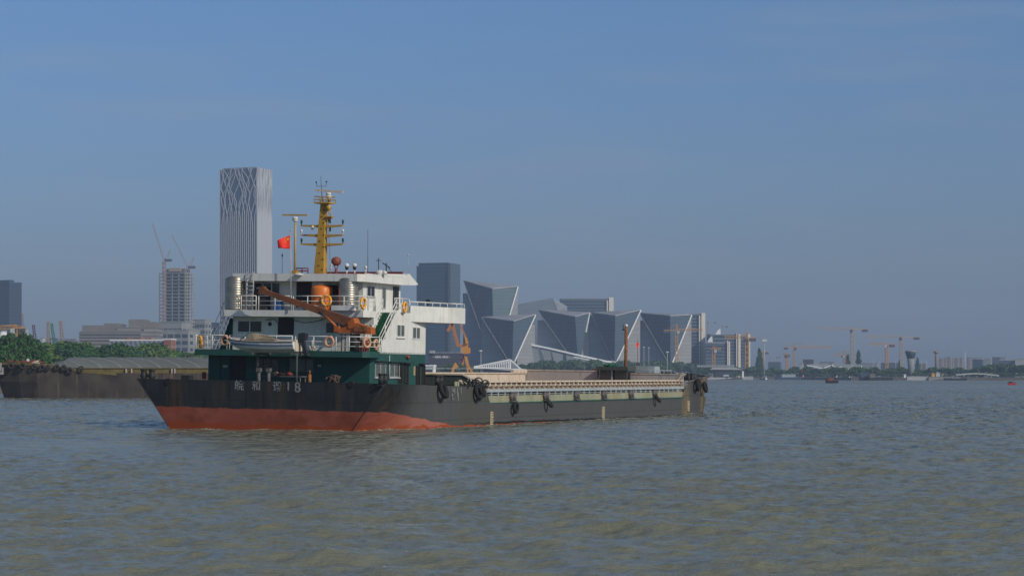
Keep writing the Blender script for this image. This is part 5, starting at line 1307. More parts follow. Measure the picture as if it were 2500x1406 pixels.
# low riverside pavilion
def pav():
    Y = 2000; root = tag(empty('riverside_pavilion', G(1733, Y, GZ)), 'flat pale green roofed riverside pavilion among trees below the banded blocks', 'pavilion'); o = G(1733, Y, GZ); q = lambda x, y: Wd(x, y, Y) - o
    a = q(1702, 890); b = q(1793, 895); MB().box(a.x, b.x, 0, 30, zat(896, Y) - GZ, zat(891, Y) - GZ).build('upper_roof', 'panel_grey', root)
    MB().prism([q(1733, 902), q(1815, 902.5), q(1795, 897), q(1740, 897)], (0, 22, 0)).build('roof', 'panel_light', root)
    a = q(1745, 902); b = q(1790, 902); MB().box(a.x, b.x, 2, 14, 0, a.z).build('wall', 'opening', root)
    MB().box(q(1766, 0).x, q(1780, 0).x, 1.4, 1.98, 1.0, 2.6).build('window', 'panel_white', root)
    MB().box(q(1812, 0).x, q(1816, 0).x, 0, 2, 0, q(0, 906).z).build('column', 'whiteedge', root)
pav()
def arc():
    Y = 1760; root = tag(empty('footbridge', G(2330, Y, GZ)), 'low white arched footbridge on the right bank shore', 'footbridge'); o = G(2330, Y, GZ); mb = MB(); pts = []
    for i in range(15):
        t = i / 14; pts.append(Wd(2333 + 105 * t, 915.0 - 4.0 * math.sin(math.pi * t) + 2 * t, Y) - o)
    for a, b in zip(pts[:-1], pts[1:]): mb.beam(a, b, 3, 1.0)
    mb.build('deck', 'panel_white', root)
    mb = MB()
    for p in pts[1:-1:3]: mb.box(p.x - .3, p.x + .3, -.3, .3, -2.0, p.z - .4)
    mb.build('pier', 'concrete', root)
arc()
# shoreline walls and small huts
for x0, x1, y, Y, mt, lab in ((1700, 1785, 921.5, 2108, 'panel_light', 'long pale embankment wall below the pavilion'), (1812, 1838, 921, 2080, 'panel_light', 'short pale embankment wall left of the light mast'), (2213, 2265, 921, 1752, 'panel_light', 'pale embankment wall under the control tower'), (2266, 2325, 922, 1750, 'concrete', 'grey embankment wall left of the arched footbridge')):
    a = G(x0, Y); b = G(x1, Y); q = MB().box(0, b.x - a.x, 0, 1.5, -.8, zat(y, Y) + .6).box(-.2, b.x - a.x + .2, -.3, 1.8, zat(y, Y) + .6, zat(y, Y) + .9).build('embankment_wall', mt, None); q.location = (a.x, a.y - 3, 0); tag(q, lab, 'wall')
for px0, px1, pt, mt, lab in ((2275, 2282, 911, 'ring', 'tiny yellow-orange hut on the right bank'), (2285, 2295, 909, 'panel_white', 'tiny white hut right of the yellow-orange one'), (2207, 2212, 914, 'whiteedge', 'tiny white kiosk left of the control tower foot')):
    a = G(px0, 1775); b = G(px1, 1775); z = zat(pt, 1775); q = MB().box(0, b.x - a.x, 0, 2.4, 0, z - 2.7).prism([(-.3, -.3, z - 2.7), (b.x - a.x + .3, -.3, z - 2.7), ((b.x - a.x) / 2, -.3, z - 1.8)], (0, 3, 0)).build('hut', mt, None); q.location = (a.x, 1775, GZ); tag(q, lab, 'hut')

# ---- towers, poles
Yt = 1800; c = G(2223.5, Yt, GZ); k = Yt / F
root = tag(empty('control_tower', c), 'flared grey concrete control tower at the water\'s edge on the right', 'tower')
MB().lathe((0, 0, 0), [(7 * k, 0), (7 * k, zat(895, Yt) - GZ), (9 * k, zat(875, Yt) - GZ)], 20).build('shaft', 'concrete', root)
MB().lathe((0, 0, zat(875, Yt) - GZ), [(9 * k, .02), (13.5 * k, 5.0), (13.5 * k, 5.6)], 20).build('cabin', 'glass_slate', root); MB().lathe((0, 0, zat(859, Yt) - GZ), [(13.8 * k, -.2), (13.8 * k, 1.0), (2, 1.3)], 20).build('roof', 'concrete', root)
c = G(2285.5, 2300, GZ); k = 2300 / F; root = tag(empty('water_tower', c), 'slim tan water tower with a mushroom head left of the apartment blocks', 'tower')
MB().lathe((0, 0, 0), [(3.5 * k, 0), (3.2 * k, zat(870, 2300) - GZ), (2.6 * k, zat(864, 2300) - GZ)], 14).build('shaft', 'brown_tan', root) if M.setdefault('brown_tan', paint('brown_tan', (.34, .24, .12), .8)) else 0
MB().lathe((0, 0, zat(864, 2300) - GZ), [(2.6 * k, 0), (6.5 * k, 1.2), (7 * k, 2.4), (3 * k, 3.4)], 16).build('tank', 'brown_tan', root)
def pole(px, y0, y1, Y, r, mat, label, cat='pole', head=False, name='light_pole', group=None):
    c = G(px, Y, 0); z1 = zat(y0, Y); zb = GZ if Y > 500 else 0; root = tag(empty(name, (c.x, c.y, zb)), label, cat, group)
    MB().tube((0, 0, 0), (0, 0, z1 - zb), r, r * .7, n=8).build('shaft', mat, root)
    if head: MB().box(-r * 3, r * 3, -r * 2, r * 2, z1 - zb, z1 - zb + r * 3).build('lamp_head', 'lens', root)
    return root
pole(1866, 834, 0, 2075, .75, 'alu', 'tall grey light mast with a lamp cluster at the shoreline', 'light mast', True, 'light_mast')
pole(2355.5, 859, 0, 2200, .7, 'panel_white', 'tall white pole in front of the apartment blocks', 'pole', name='pole')
pole(1629.5, 861, 0, 2000, .4, 'alu', 'thin pale lamp post in front of the rightmost faceted building', 'lamp post', True)
pole(1174, 858, 0, 1560, .35, 'alu', 'thin pale lamp post right of the yellow portal crane', 'lamp post', True)
pole(1572, 849, 0, 2050, .3, 'alu', 'left of two faint lamp posts before the rightmost faceted building', 'lamp post', True)
pole(1584, 850, 0, 2050, .3, 'alu', 'right of two faint lamp posts before the rightmost faceted building', 'lamp post', True)
for px, h in ((2132, 876), (2148, 880), (2187, 878), (2250, 880), (2262, 878)):
    pole(px, h, 0, 2500, .3, 'panel_white', 'thin pale light pole above the trees of the right bank', 'pole', group='thin light poles above the right bank trees')

# ================================================================== cranes
def lattice(mb, p0, p1, w, n, t=.18, m=0):
    p0 = Vector(p0); p1 = Vector(p1); d = (p1 - p0).normalized(); u = Vector((0, 0, 1)) if abs(d.z) < .7 else Vector((1, 0, 0))
    a = d.cross(u).normalized() * w / 2; b = d.cross(a).normalized() * w / 2
    cs = [a + b, a - b, -a - b, -a + b]
    for c in cs: mb.beam(p0 + c, p1 + c, t * w, m=m)
    for i in range(n):
        A = p0.lerp(p1, i / n); B = p0.lerp(p1, (i + 1) / n)
        for k in range(4): mb.beam(A + cs[k], B + cs[(k + 1) % 4], t * w * .7, m=m); 
def tower_crane(label, px, ptop, jl, jr, Y, mat='craneorange', w=2.2, yj=None, apex=None, group='tower cranes on the far building sites', heavy='r'):
    """hammerhead crane: mast column px, jib row ptop, jib ends at columns jl and jr; counterweight side heavy"""
    c = G(px, Y); root = tag(empty('tower_crane', (c.x, c.y, GZ)), label, 'tower crane', group); z = zat(ptop, Y) - GZ; k = Y / F
    m = MB(); lattice(m, (0, 0, 0), (0, 0, z), w, max(6, int(z / w / 1.6)), .24); m.build('mast', mat, root)
    xl = (jl - px) * k; xr = (jr - px) * k; dl = (xl, xr) if heavy == 'r' else (xr, xl)
    j = MB(); lattice(j, (0, 0, z + w * .6), (dl[0], 0, z + w * .6), w * .72, max(6, int(abs(dl[0]) / w / 1.4)), .22); j.build('jib', mat, root)
    j = MB(); j.beam((0, 0, z + w * .4), (dl[1], 0, z + w * .4), w * .6, w * .35); j.build('counter_jib', mat, root)
    s = 1 if dl[1] > 0 else -1; MB().box(dl[1] - s * w * 2.2, dl[1], -w * .6, w * .6, z - w * .7, z + w * .3).build('counterweight', 'cranedark', root)
    MB().box(-s * w * .6 - w * .5, -s * w * .6 + w * .5, -w * .9, -w * .1, z - w * .9, z + w * .3).build('cab', 'cranedark' if Y > 2300 else 'panel_white', root)
    if apex:
        za = zat(apex, Y) - GZ; m = MB(); lattice(m, (0, 0, z), (0, 0, za), w * .6, 4, .3); m.build('apex', mat, root)
        m = MB(); m.tube((0, 0, za), (dl[0] * .7, 0, z + w), .15, n=5); m.tube((0, 0, za), (dl[1] * .9, 0, z + w * .5), .15, n=5); m.build('tie_rod', mat, root)
    return root
tower_crane('large orange-pink tower crane, the leftmost of the tall far-right group, long level jib', 2081, 806, 1998, 2118, 2600, 'cranepink', 3.0)
tower_crane('rightmost orange-pink tower crane with a level jib over the control tower', 2201, 825, 2113, 2244, 2500, 'cranepink', 2.8)
tower_crane('shorter orange tower crane between the two tall ones at right', 2165, 843, 2120, 2184, 2300, 'craneorange', 2.6)
tower_crane('orange and white tower crane with apex, left of the dark heap building', 1939, 850, 2032, 1914, 2400, 'craneorange', 2.0, apex=838, heavy='r')
tower_crane('vivid orange tower crane in front of the cream-finned blocks', 1823.5, 828, 1768, 1845, 2320, 'craneorange', 3.4, apex=811)
tower_crane('orange tower crane in front of the rightmost faceted building', 1652, 809, 1716, 1620, 2250, 'craneorange', 2.6, apex=791, heavy='r')
tower_crane('small yellow-orange tower crane before the leftmost banded block', 1742, 855, 1760, 1734, 2250, 'craneorange', 2.8, apex=846)
tower_crane('faint grey tower crane just right of the tall thin slab', 1729, 787, 1727, 1748, 3300, 'cranepink', 1.6)
tower_crane('faint grey tower crane above the white roof screens', 1766, 797, 1755, 1777, 3400, 'cranepink', 1.6)
tower_crane('distant small crane right of the zigzag roof\'s left end', 2062, 869, 2035, 2064, 2300, 'craneorange', 2.0, apex=857)
tower_crane('short orange crane just left of the light mast', 1861, 861, 1852, 1876, 2500, 'craneorange', 2.2)
tower_crane('short orange crane trunk left of the orange and white crane', 1921, 868, 1912, 1928, 2450, 'craneorange', 2.6)
tower_crane('faint small crane between the light mast and the construction site', 1897, 872, 1880, 1905, 3200, 'cranepink', 1.5)
tower_crane('orange tower crane in front of the glass tower at the left edge', 38, 805, -20, 60, 1000, 'craneorange', 1.9, apex=793)
def luffing(label, px, pm, jx, jy, Y, mat, w=1.8, base=None):
    c = G(px, Y); zb = GZ if base is None else zat(base, Y); root = tag(empty('luffing_crane', (c.x, c.y - 3, zb)), label, 'luffing crane', 'luffing cranes on the unfinished tower'); z = zat(pm, Y) - zb; k = Y / F
    m = MB(); lattice(m, (0, 0, 0), (0, 0, z), w, max(3, int(z / w / 1.5)), .26); m.build('mast', mat, root)
    tip = ((jx - px) * k, 0, zat(jy, Y) - zb)
    m = MB(); lattice(m, (0, 0, z + 1), tip, w * .42, 22, .17); m.build('jib', mat, root)
    MB().box(.5, 9 * k / .48, -1, 1, z - .5, z + 2.5).build('counterweight', 'cranedark', root)
    m = MB(); m.beam((1, 0, z + 2), (7.5 * k / .48, 0, z + 13), .5); m.beam((4, 0, z + 2), (7.5 * k / .48, 0, z + 13), .4); m.build('back_mast', mat, root)
luffing('tall red luffing crane climbing the left side of the unfinished concrete tower', 401.5, 638, 373, 546, 2480, 'cranered', 3.0)
luffing('small faint luffing crane on top of the unfinished concrete tower', 459, 655, 420, 573, 2515, 'cranered', 2.4, base=672)
def crawler(label, x0, y0, x1, y1, Y, mat, w=1.4):
    a = Wd(x0, y0, Y); a.z = GZ; b = Wd(x1, y1, Y); root = tag(empty('crawler_crane', (a.x, a.y, GZ)), label, 'crawler crane', 'crawler crane booms above the trees at left'); o = a
    m = MB(); lattice(m, (0, 0, 2.5), b - o, w, 20, .24); m.build('boom', mat, root)
    MB().box(-2.5, 4.5, -2, 2, 1.2, 4).build('body', 'cranedark', root); m = MB()
    for y in (-2.2, 2.2): m.box(-3.5, 3.5, y - .5, y + .5, 0, 1.2)
    m.build('track', 'dark', root); m = MB(); m.tube(b - o, (4.5, 0, 8), .1, n=5); m.build('cable', 'dark', root)
M['cranepurple'] = paint('crane_purple', (.16, .08, .13), .6); M['cranegreen'] = paint('crane_green', (.05, .22, .08), .6); M['cranetan'] = paint('crane_tan', (.42, .30, .18), .6)
crawler('dark purple leaning crane boom, leftmost of the four above the trees', 94, 845, 81.5, 793, 1500, 'cranepurple')
crawler('tan upright crane boom, second from left above the trees', 116, 850, 117.5, 785, 1500, 'cranetan')
crawler('green leaning crane boom between the two tan ones', 140, 850, 126, 789, 1600, 'cranegreen')
crawler('tan slightly leaning crane boom, rightmost of the four above the trees', 155, 850, 148, 783, 1600, 'cranetan', 1.7)
crawler('small red-topped crane boom beside the left glass tower', 66, 845, 54, 765, 2300, 'cranered', 1.4)
# yellow portal crane
def portal():
    Y = 1480; o = G(1125, Y, GZ); root = tag(empty('portal_crane', o), 'yellow-orange harbour portal crane on four legs right of the ship\'s bridge wing', 'portal crane'); q = lambda x, y, d=0: Wd(x, y, Y + d) - o
    M['portal'] = paint('portal_orange', (.74, .30, .012), .6, nscale=.2, dark=.75)
    def pp(name, pts, d, w, mat='portal'):
        MB().prism([q(a, b, d) for a, b in pts], (0, w, 0)).build(name, mat, root)
    pp('leg', [(1101, 916), (1103, 900), (1111, 884), (1115, 888), (1120, 896), (1110, 900), (1105, 916)], 0, 2.2)
    pp('leg', [(1141, 916), (1139, 896), (1133, 868), (1140, 870), (1147, 895), (1153, 900), (1155, 916), (1150, 916), (1147, 902), (1144, 903), (1144, 916)], 0, 2.2)
    pp('leg', [(1127, 890), (1129, 880), (1133, 872), (1132, 888), (1129, 893)], 9, 2.0)
    pp('turntable', [(1117, 866), (1140, 866), (1134, 876), (1124, 876)], 1, 6, 'cranepurple')
    pp('column', [(1119, 876), (1131, 876), (1129, 886), (1121, 886)], 2, 4, 'cranepurple')
    pp('machine_house', [(1127, 849), (1148, 848), (1148, 862), (1137, 864), (1127, 862)], -1, 6)
    pp('tower_frame', [(1130, 849), (1132, 826), (1140, 824), (1144, 838), (1142, 849)], 1, 3)
    M['portalarm'] = paint('portal_arm', (.55, .19, .03), .6)
    m = MB(); m.beam(q(1119, 846, 2), q(1104, 787, 2), 2.2); m.build('boom', 'portalarm', root)
    m = MB(); m.beam(q(1140, 832, 2), q(1119, 780, 2), 1.3); m.beam(q(1117, 840, 2), q(1129, 846, 2), 2.0); m.build('back_stay', 'portalarm', root)
    m = MB(); m.beam(q(1105, 788, 2), q(1093, 809, 2), 2.2); m.beam(q(1119, 780, 2), q(1104, 787, 2), 1.6); m.build('jib_nose', 'portalarm', root)
    pp('counterweight', [(1134, 822), (1140, 824), (1144, 838), (1137, 840)], -1, 4)
portal()

# ================================================================== trees
def leafmat(name, c1, c2):
    m = bpy.data.materials.new(name); m.use_nodes = True; t = m.node_tree; b = t.nodes['Principled BSDF']; b.inputs['Roughness'].default_value = .7; b.inputs['Specular IOR Level'].default_value = .2
    g = N(t, 'ShaderNodeNewGeometry'); mx = N(t, 'ShaderNodeMix', data_type='RGBA'); mx.inputs[6].default_value = (*c1, 1); mx.inputs[7].default_value = (*c2, 1)
    oi = N(t, 'ShaderNodeObjectInfo'); ad = N(t, 'ShaderNodeMath', operation='MULTIPLY_ADD'); ad.inputs[1].default_value = .55
    t.links.new(g.outputs['Random Per Island'], ad.inputs[0]); ml = N(t, 'ShaderNodeMath', operation='MULTIPLY'); ml.inputs[1].default_value = .45; t.links.new(oi.outputs['Random'], ml.inputs[0]); t.links.new(ml.outputs[0], ad.inputs[2])
    t.links.new(ad.outputs[0], mx.inputs[0]); t.links.new(mx.outputs[2], b.inputs['Base Color']); M[name] = m
leafmat('leaf_dark', (.03, .085, .025), (.06, .14, .035)); leafmat('leaf_mid', (.055, .12, .022), (.12, .20, .035)); leafmat('leaf_far', (.045, .10, .040), (.09, .16, .055))
M['bark'] = paint('bark', (.10, .075, .05), .9)
def crown_mesh(kind, seed, n=1900, leaf=.055):
    rnd = np.random.default_rng(seed); cl = []
    if kind == 'cone':
        for _ in range(46):
            h = rnd.uniform(.08, .98) ** 1.0; r = .30 * (1 - h) ** .75 + .02; a = rnd.uniform(0, 6.28); q = r * math.sqrt(rnd.uniform(.1, 1)); cl.append((q * math.cos(a), q * math.sin(a), h, .075 + .07 * (1 - h)))
    else:
        for _ in range(34):
            a = rnd.uniform(0, 6.28); ph = rnd.uniform(-.5, 1.5); r = .36 * rnd.uniform(.55, 1); cl.append((r * math.cos(a) * math.cos(ph) * 1.15, r * math.sin(a) * math.cos(ph) * 1.15, .58 + r * math.sin(ph) * .95, rnd.uniform(.10, .17)))
    cl = np.array(cl); w = cl[:, 3] ** 2; idx = rnd.choice(len(cl), n, p=w / w.sum()); c = cl[idx]
    d = rnd.normal(size=(n, 3)); d /= np.linalg.norm(d, axis=1)[:, None]; pos = c[:, :3] + d * (c[:, 3] * rnd.uniform(.65, 1.05, n))[:, None]
    nr = d + rnd.normal(size=(n, 3)) * .55; nr /= np.linalg.norm(nr, axis=1)[:, None]
    t1 = np.cross(nr, rnd.normal(size=(n, 3))); t1 /= np.linalg.norm(t1, axis=1)[:, None]; t2 = np.cross(nr, t1); s = leaf * rnd.uniform(.5, 1.1, n)[:, None]
    v = np.stack([pos - t1 * s, pos - t2 * s * .7, pos + t1 * s, pos + t2 * s * .7], 1).reshape(-1, 3)
    me = bpy.data.meshes.new('crown'); me.from_pydata(v.tolist(), [], np.arange(4 * n).reshape(n, 4).tolist()); return me
def trunk_mesh(h=.62, seed=0):
    rnd = random.Random(seed); mb = MB(); mb.tube((0, 0, 0), (0, 0, h * .5), .028, .02, n=7); mb.tube((0, 0, h * .5), (.01, .01, h * 1.15), .02, .008, n=6)
    for i in range(5):
        a = rnd.uniform(0, 6.28); z = h * rnd.uniform(.45, .8); mb.tube((0, 0, z), (.2 * math.cos(a), .2 * math.sin(a), z + .18), .011, .004, n=5)
    me = bpy.data.meshes.new('trunk'); me.from_pydata([tuple(v) for v in mb.v], [], mb.f); me.materials.append(M['bark']); return me
TR = {}
for kind, mt, nm in (('cone', 'leaf_dark', 'conifer_tree'), ('round', 'leaf_mid', 'broadleaf_tree'), ('round', 'leaf_dark', 'broadleaf_tree'), ('round', 'leaf_far', 'broadleaf_tree')):
    L_ = []
    for s in range(3):
        me = crown_mesh(kind, 10 * len(TR) + s, 2600 if mt != 'leaf_far' else 1100, .05 if mt != 'leaf_far' else .07); me.materials.append(M[mt]); L_.append((me, trunk_mesh(.9 if kind == 'cone' else .5, s)))
    TR[(kind, mt)] = (nm, L_)
trnd = random.Random(21)
def tree(kind, mt, p, h, label, group, wide=1.0):
    nm, L_ = TR[(kind, mt)]; cm_, tm = trnd.choice(L_); root = empty(nm, p, trnd.uniform(0, 6.28)); root.scale = (h * wide, h * wide, h); tag(root, label, 'tree', group)
    for n_, me in (('trunk', tm), ('crown', cm_)): o = bpy.data.objects.new(n_, me); COL.objects.link(o); o.parent = root
def lspot(px):
    for lim, w in ((14, 'cut by the left edge'), (34, 'left of the orange tower crane'), (58, 'right of the orange tower crane'), (84, 'below the red-topped crane boom'), (118, 'below the purple crane boom'), (160, 'below the tan and green booms'), (200, 'left of the terraced building'), (250, 'below the terraced building'), (300, 'left part of the brick hall'), (350, 'middle of the brick hall'), (410, 'right part of the brick hall'), (450, 'below the concrete podium'), (999, 'beside the ship\'s port rail')):
        if px < lim: return w
# near-left dark trees
for px, top_, Y, w in ((-14, 832, 640, 1.0), (8, 822, 620, 1.1), (24, 817, 600, 1.2), (41, 826, 640, 1.1), (53, 815, 610, 1.0), (62, 818, 650, .9), (74, 819, 630, .9), (80, 832, 600, 1.1), (92, 831, 610, 1.2), (101, 843, 600, 1.2), (30, 838, 560, 1.3), (64, 845, 560, 1.3), (8, 845, 540, 1.3), (90, 855, 545, 1.3), (112, 858, 580, 1.2)):
    tree('cone', 'leaf_dark', G(px, Y, GZ), zat(top_, Y) - GZ, 'dark green pointed tree at far left, ' + lspot(px), 'dark pointed trees ' + lspot(px), w * .68)
for i in range(46):
    px = 108 + i * 8.6 + trnd.uniform(-3, 3); base = 848 + 8 * math.sin(px * .03) + trnd.uniform(-5, 5) + max(0, (px - 300) * .07); Y = 720 + px * .7 + trnd.uniform(-60, 60)
    tree('round', 'leaf_mid' if trnd.random() < .6 else 'leaf_dark', G(px, Y, GZ), (zat(base, Y) - GZ) * 1.02, 'bushy green tree behind the barge, ' + lspot(px), 'bushy trees ' + lspot(px), 1.25)
for px, top_ in ((162, 842), (170, 846), (190, 839), (197, 842), (206, 845), (281, 838), (292, 841), (302, 846), (268, 844)):
    tree('round', 'leaf_dark', G(px, 800, GZ), (zat(top_, 800) - GZ), 'taller dark tree above the bushy row, ' + lspot(px), 'taller trees ' + lspot(px), 1.1)
# far bank
def spot(px):
    for lim, w in ((1150, 'below the dark shed'), (1250, 'behind the white truss pavilion'), (1330, 'under the left end of the sloping white beam'), (1400, 'below the middle of the sloping white beam'), (1470, 'left of the ship\'s dark hatch-end box'), (1550, 'around the ship\'s rusty foremast'), (1640, 'right of the rusty foremast'), (1725, 'between the ship\'s bow and the tall thin slab'),
                   (1800, 'around the riverside pavilion'), (1860, 'left of the light mast'), (1910, 'right of the light mast'), (1990, 'behind the red beacon'), (2060, 'under the zigzag roof'), (2130, 'right of the zigzag roof'), (2200, 'left of the control tower'), (2270, 'right of the control tower'), (2330, 'behind the two tiny huts'), (2400, 'left half of the footbridge'), (2450, 'right half of the footbridge'), (9999, 'at the right edge of the photo')):
        if px < lim: return w
for i in range(62):
    px = 1050 + i * 10.6 + trnd.uniform(-4, 4); Y = 1780 + (px - 1050) * .62 + trnd.uniform(-40, 40)
    if px < 1290: Y = 1620 + trnd.uniform(0, 40)
    top_ = 884 + trnd.uniform(-5, 5) + (6 if px < 1290 else 0) + (4 if px > 1640 else 0)
    tree('round', 'leaf_far', G(px, Y, GZ), zat(top_, Y) - GZ, 'green bank tree, ' + spot(px), 'far bank trees ' + spot(px), 1.25)
for i in range(78):
    px = 1690 + i * 10.8 + trnd.uniform(-4, 4)
    Y = (2140 if px < 1900 else 2140 - (px - 1900) * 1.7 if px < 2080 else 1830) + trnd.uniform(0, 60)
    top_ = 899 + trnd.uniform(-5, 4) - (8 if px > 2400 else 0) + (4 if px < 1730 else 0)
    tree('round', 'leaf_far', G(px, Y, GZ), zat(top_, Y) - GZ, 'tall green bank tree, ' + spot(px), 'back row trees ' + spot(px), 1.35)
for i in range(60):
    px = 1710 + i * 13.5 + trnd.uniform(-5, 5)
    if 1728 < px < 1795: continue
    Y = (2120 if px < 1900 else 2115 - (px - 1900) * 1.75 if px < 2080 else 1790) + trnd.uniform(0, 15)
    tree('round', 'leaf_far', G(px, Y, 1.8), zat(911 + trnd.uniform(-3, 4), Y) - 1.8, 'low bushy shore tree, ' + spot(px), 'low shore trees ' + spot(px), 1.9)
for px, top_, Y in ((1854, 852, 2300), (2070, 866, 2300), (2096, 857, 2200), (2240, 874, 2500), (2196, 880, 2600)):
    tree('cone', 'leaf_far2', G(px, Y, GZ), zat(top_, Y) - GZ, 'lone dark spire-shaped conifer rising above the right bank belt', 'spire conifers on the right bank', .8) if ('cone', 'leaf_far2') in TR else tree('cone', 'leaf_dark', G(px, Y, GZ), zat(top_, Y) - GZ, 'dark spire conifer above the right bank, ' + spot(px), 'spire conifers ' + spot(px), .5)

# ================================================================== barge at left
M['bargehull'] = paint('barge_hull', (.085, .070, .060), .8, nscale=.30, dark=.35, streak=(.20, .13, .085), sscale=.8, samt=.7)
M['bargeyellow'] = paint('barge_yellow', (.20, .16, .055), .7, dark=.6, streak=(.09, .06, .03), samt=.6)
M['bargetarp'] = facade('bargetarp', (.13, .14, .135), (.19, .20, .19), 3.1, 900, .12, .85, hz_=False) and M['bargetarp']
def barge():
    Y = 343.; k = Y / F; o = G(0, Y); X = lambda px: (px) * k; Z = lambda py: zat(py, Y)
    root = tag(empty('barge', (o.x, Y, 0), R_(0)), 'dark rusty loaded barge with grey covered hold lying behind the cargo ship', 'barge'); Wb = 11.0; LE = 940
    mb = MB(); prof = [(18, -.3), (16, 968), (6, 945), (1, 915), (0, 886)]
    st = [(-2, 887, 2.2), (8, 885, 3.4), (60, 885, 4.6), (110, 888, 5.3), (180, 897, 5.5), (230, 905, 5.5), (300, 910, 5.5), (500, 911, 5.5), (LE, 911, 5.5)]
    rows = []
    for px, pt, hb in st:
        zt = Z(pt); bow = max(0, (110 - px) / 112)
        rows.append([(X(px + 17 * bow), hb * (1 - .5 * bow), -.4), (X(px + 16 * bow), hb * (1 - .42 * bow), .1), (X(px + 6 * bow), hb * (1 - .15 * bow), zt * .45), (X(px), hb, zt)])
    nr = len(rows)
    for s in (-1, 1):
        for r_ in rows: mb.v += [(x, s * h_, z) for x, h_, z in r_]
    for b0 in (0, nr * 4):
        for i in range(nr - 1):
            for j in range(3): a = b0 + i * 4 + j; f = (a, a + 4, a + 5, a + 1); mb.f.append(f if b0 == 0 else f[::-1]); mb.m.append(0); mb.sm.append(False)
    for j in range(3): mb.f.append((j, j + 1, nr * 4 + j + 1, nr * 4 + j)); mb.m.append(0); mb.sm.append(False)
    for i in range(nr - 1): mb.f.append((i * 4 + 3, i * 4 + 7, nr * 4 + i * 4 + 7, nr * 4 + i * 4 + 3)); mb.m.append(1); mb.sm.append(False)
    e0 = (nr - 1) * 4; mb.f.append((e0, nr * 4 + e0, nr * 4 + e0 + 3, e0 + 3)); mb.m.append(0); mb.sm.append(False)
    mb.build('hull', ['bargehull', 'rust'], root)
    # yellow bulwark cap at the bow, yellow coaming
    mb = MB()
    for (pa, ya, ha), (pb, yb, hb) in zip(st[:6], st[1:7]):
        mb.prism([(X(pa), -ha - .05, Z(ya + 6)), (X(pb), -hb - .05, Z(yb + 6)), (X(pb), -hb - .05, Z(yb - 1)), (X(pa), -ha - .05, Z(ya - 1))], (0, .04, 0))
    mb.build('bulwark_stripe', 'bargeyellow', root)
    mb = MB().box(X(205), X(LE - 40), -4.6, -4.4, Z(912), Z(899)).box(X(205), X(LE - 40), -4.75, -4.3, Z(899.5), Z(898)).box(X(205), X(LE - 40), 4.4, 4.6, Z(912), Z(899)).box(X(110), X(110.5), -4.6, 4.6, Z(893), Z(888))
    mb.build('coaming', 'bargeyellow', root)
    mb = MB()
    for px in (320, 333, 430, 437, 560, 640, 720): mb.box(X(px), X(px + 3), -5.0, -4.76, Z(912), Z(900))
    mb.build('coaming_post', 'pink', root)
    mb = MB(); pr = [(-4.7, Z(898)), (-4.0, Z(890)), (-2.2, Z(879)), (0, Z(872)), (2.2, Z(879)), (4.7, Z(898))]
    n = 60
    for i in range(n + 1):
        t = i / n; px = 118 + (LE - 160) * t; f = min(1, (px - 112) / 60) if px < 172 else 1
        for y, z in pr: zz_ = Z(898) + (z - Z(898)) * f + .06 * math.sin(i * 1.7 + y); mb.v.append((X(px) + .5 * math.sin(y * .8), y, zz_ if abs(y) < 4.6 else z))
    for i in range(n):
        for j in range(5): a = i * 6 + j; mb.f.append((a, a + 6, a + 7, a + 1)[::-1]); mb.m.append(0); mb.sm.append(False)
    mb.build('hold_cover', 'bargetarp', root)
    mb = MB(); rr = random.Random(2)
    for px, c in ((27, 0), (44, 0), (50, 1), (60, 0), (66, 0), (72, 2), (84, 1)): mb.box(X(px - 2), X(px + 2.5), -2 + rr.random(), -.8 + rr.random(), Z(889), Z(878 + rr.random() * 5), 0)
    mb.tube((X(20), -2, Z(884)), (X(120), -3.5, Z(884)), .08)
    mb.build('deck_gear', 'rustred', root)
    MB().ball((X(71), -1, Z(880)), .3).build('vent', 'panel_white', root); MB().prism([(X(83), -3, Z(887)), (X(105), -3.5, Z(887)), (X(101), -3.3, Z(880)), (X(96), -3, Z(881))], (0, 1.2, 0)).build('sail_bag', 'cream', root)
    mb = MB(); mb.beam((X(18), -4.3, Z(886)), (X(18), -4.6, Z(906)), .22); mb.beam((X(12), -4.6, Z(911)), (X(25), -4.6, Z(911)), .4); mb.beam((X(13), -4.6, Z(897)), (X(13), -4.6, Z(911)), .25); mb.beam((X(23), -4.6, Z(897)), (X(23), -4.6, Z(911)), .25); mb.build('bow_anchor', 'concrete', root)
    labs = ['black tyre at the very tip of the barge\'s bow', 'tyre hung right of the bow anchor on the barge', 'largest tyre on the barge, second right of the bow anchor', 'tyre in the middle of the yellow bow stripe', 'dark tyre left of a smaller pair on the barge', 'small tyre right of the dark one on the barge', 'tyre left of the overlapping pair on the barge', 'upper tyre of the overlapping pair on the barge', 'lowest tyre on the barge\'s side', 'rightmost tyre on the barge near the coaming']
    for (px, py, r_), lab in zip(((6, 890, 7), (43, 893, 7.5), (73, 893, 7.5), (102, 895, 6.5), (122, 897, 7), (137, 897, 6), (158, 896, 6.5), (175, 898, 7), (189, 904, 7.5), (216, 900, 6.5)), labs):
        R0 = r_ * k * .78; mb = MB(); mb.torus((0, 0, 0), (0, 1, 0), R0, R0 * .40, n=20, k=7)
        hb = float(np.interp(px, [p_[0] for p_ in st], [p_[2] for p_ in st])) + .05; q = mb.build('tyre_fender', 'tyregrey', None, mw=Matrix.Translation((o.x + X(px), Y - hb - .35, Z(py)))); tag(q, lab, 'tyre', 'tyres along the barge\'s bow')
M['rustred'] = paint('gear_red', (.28, .06, .035), .7); M['tyregrey'] = paint('tyre_grey', (.05, .05, .052), .85)
barge()

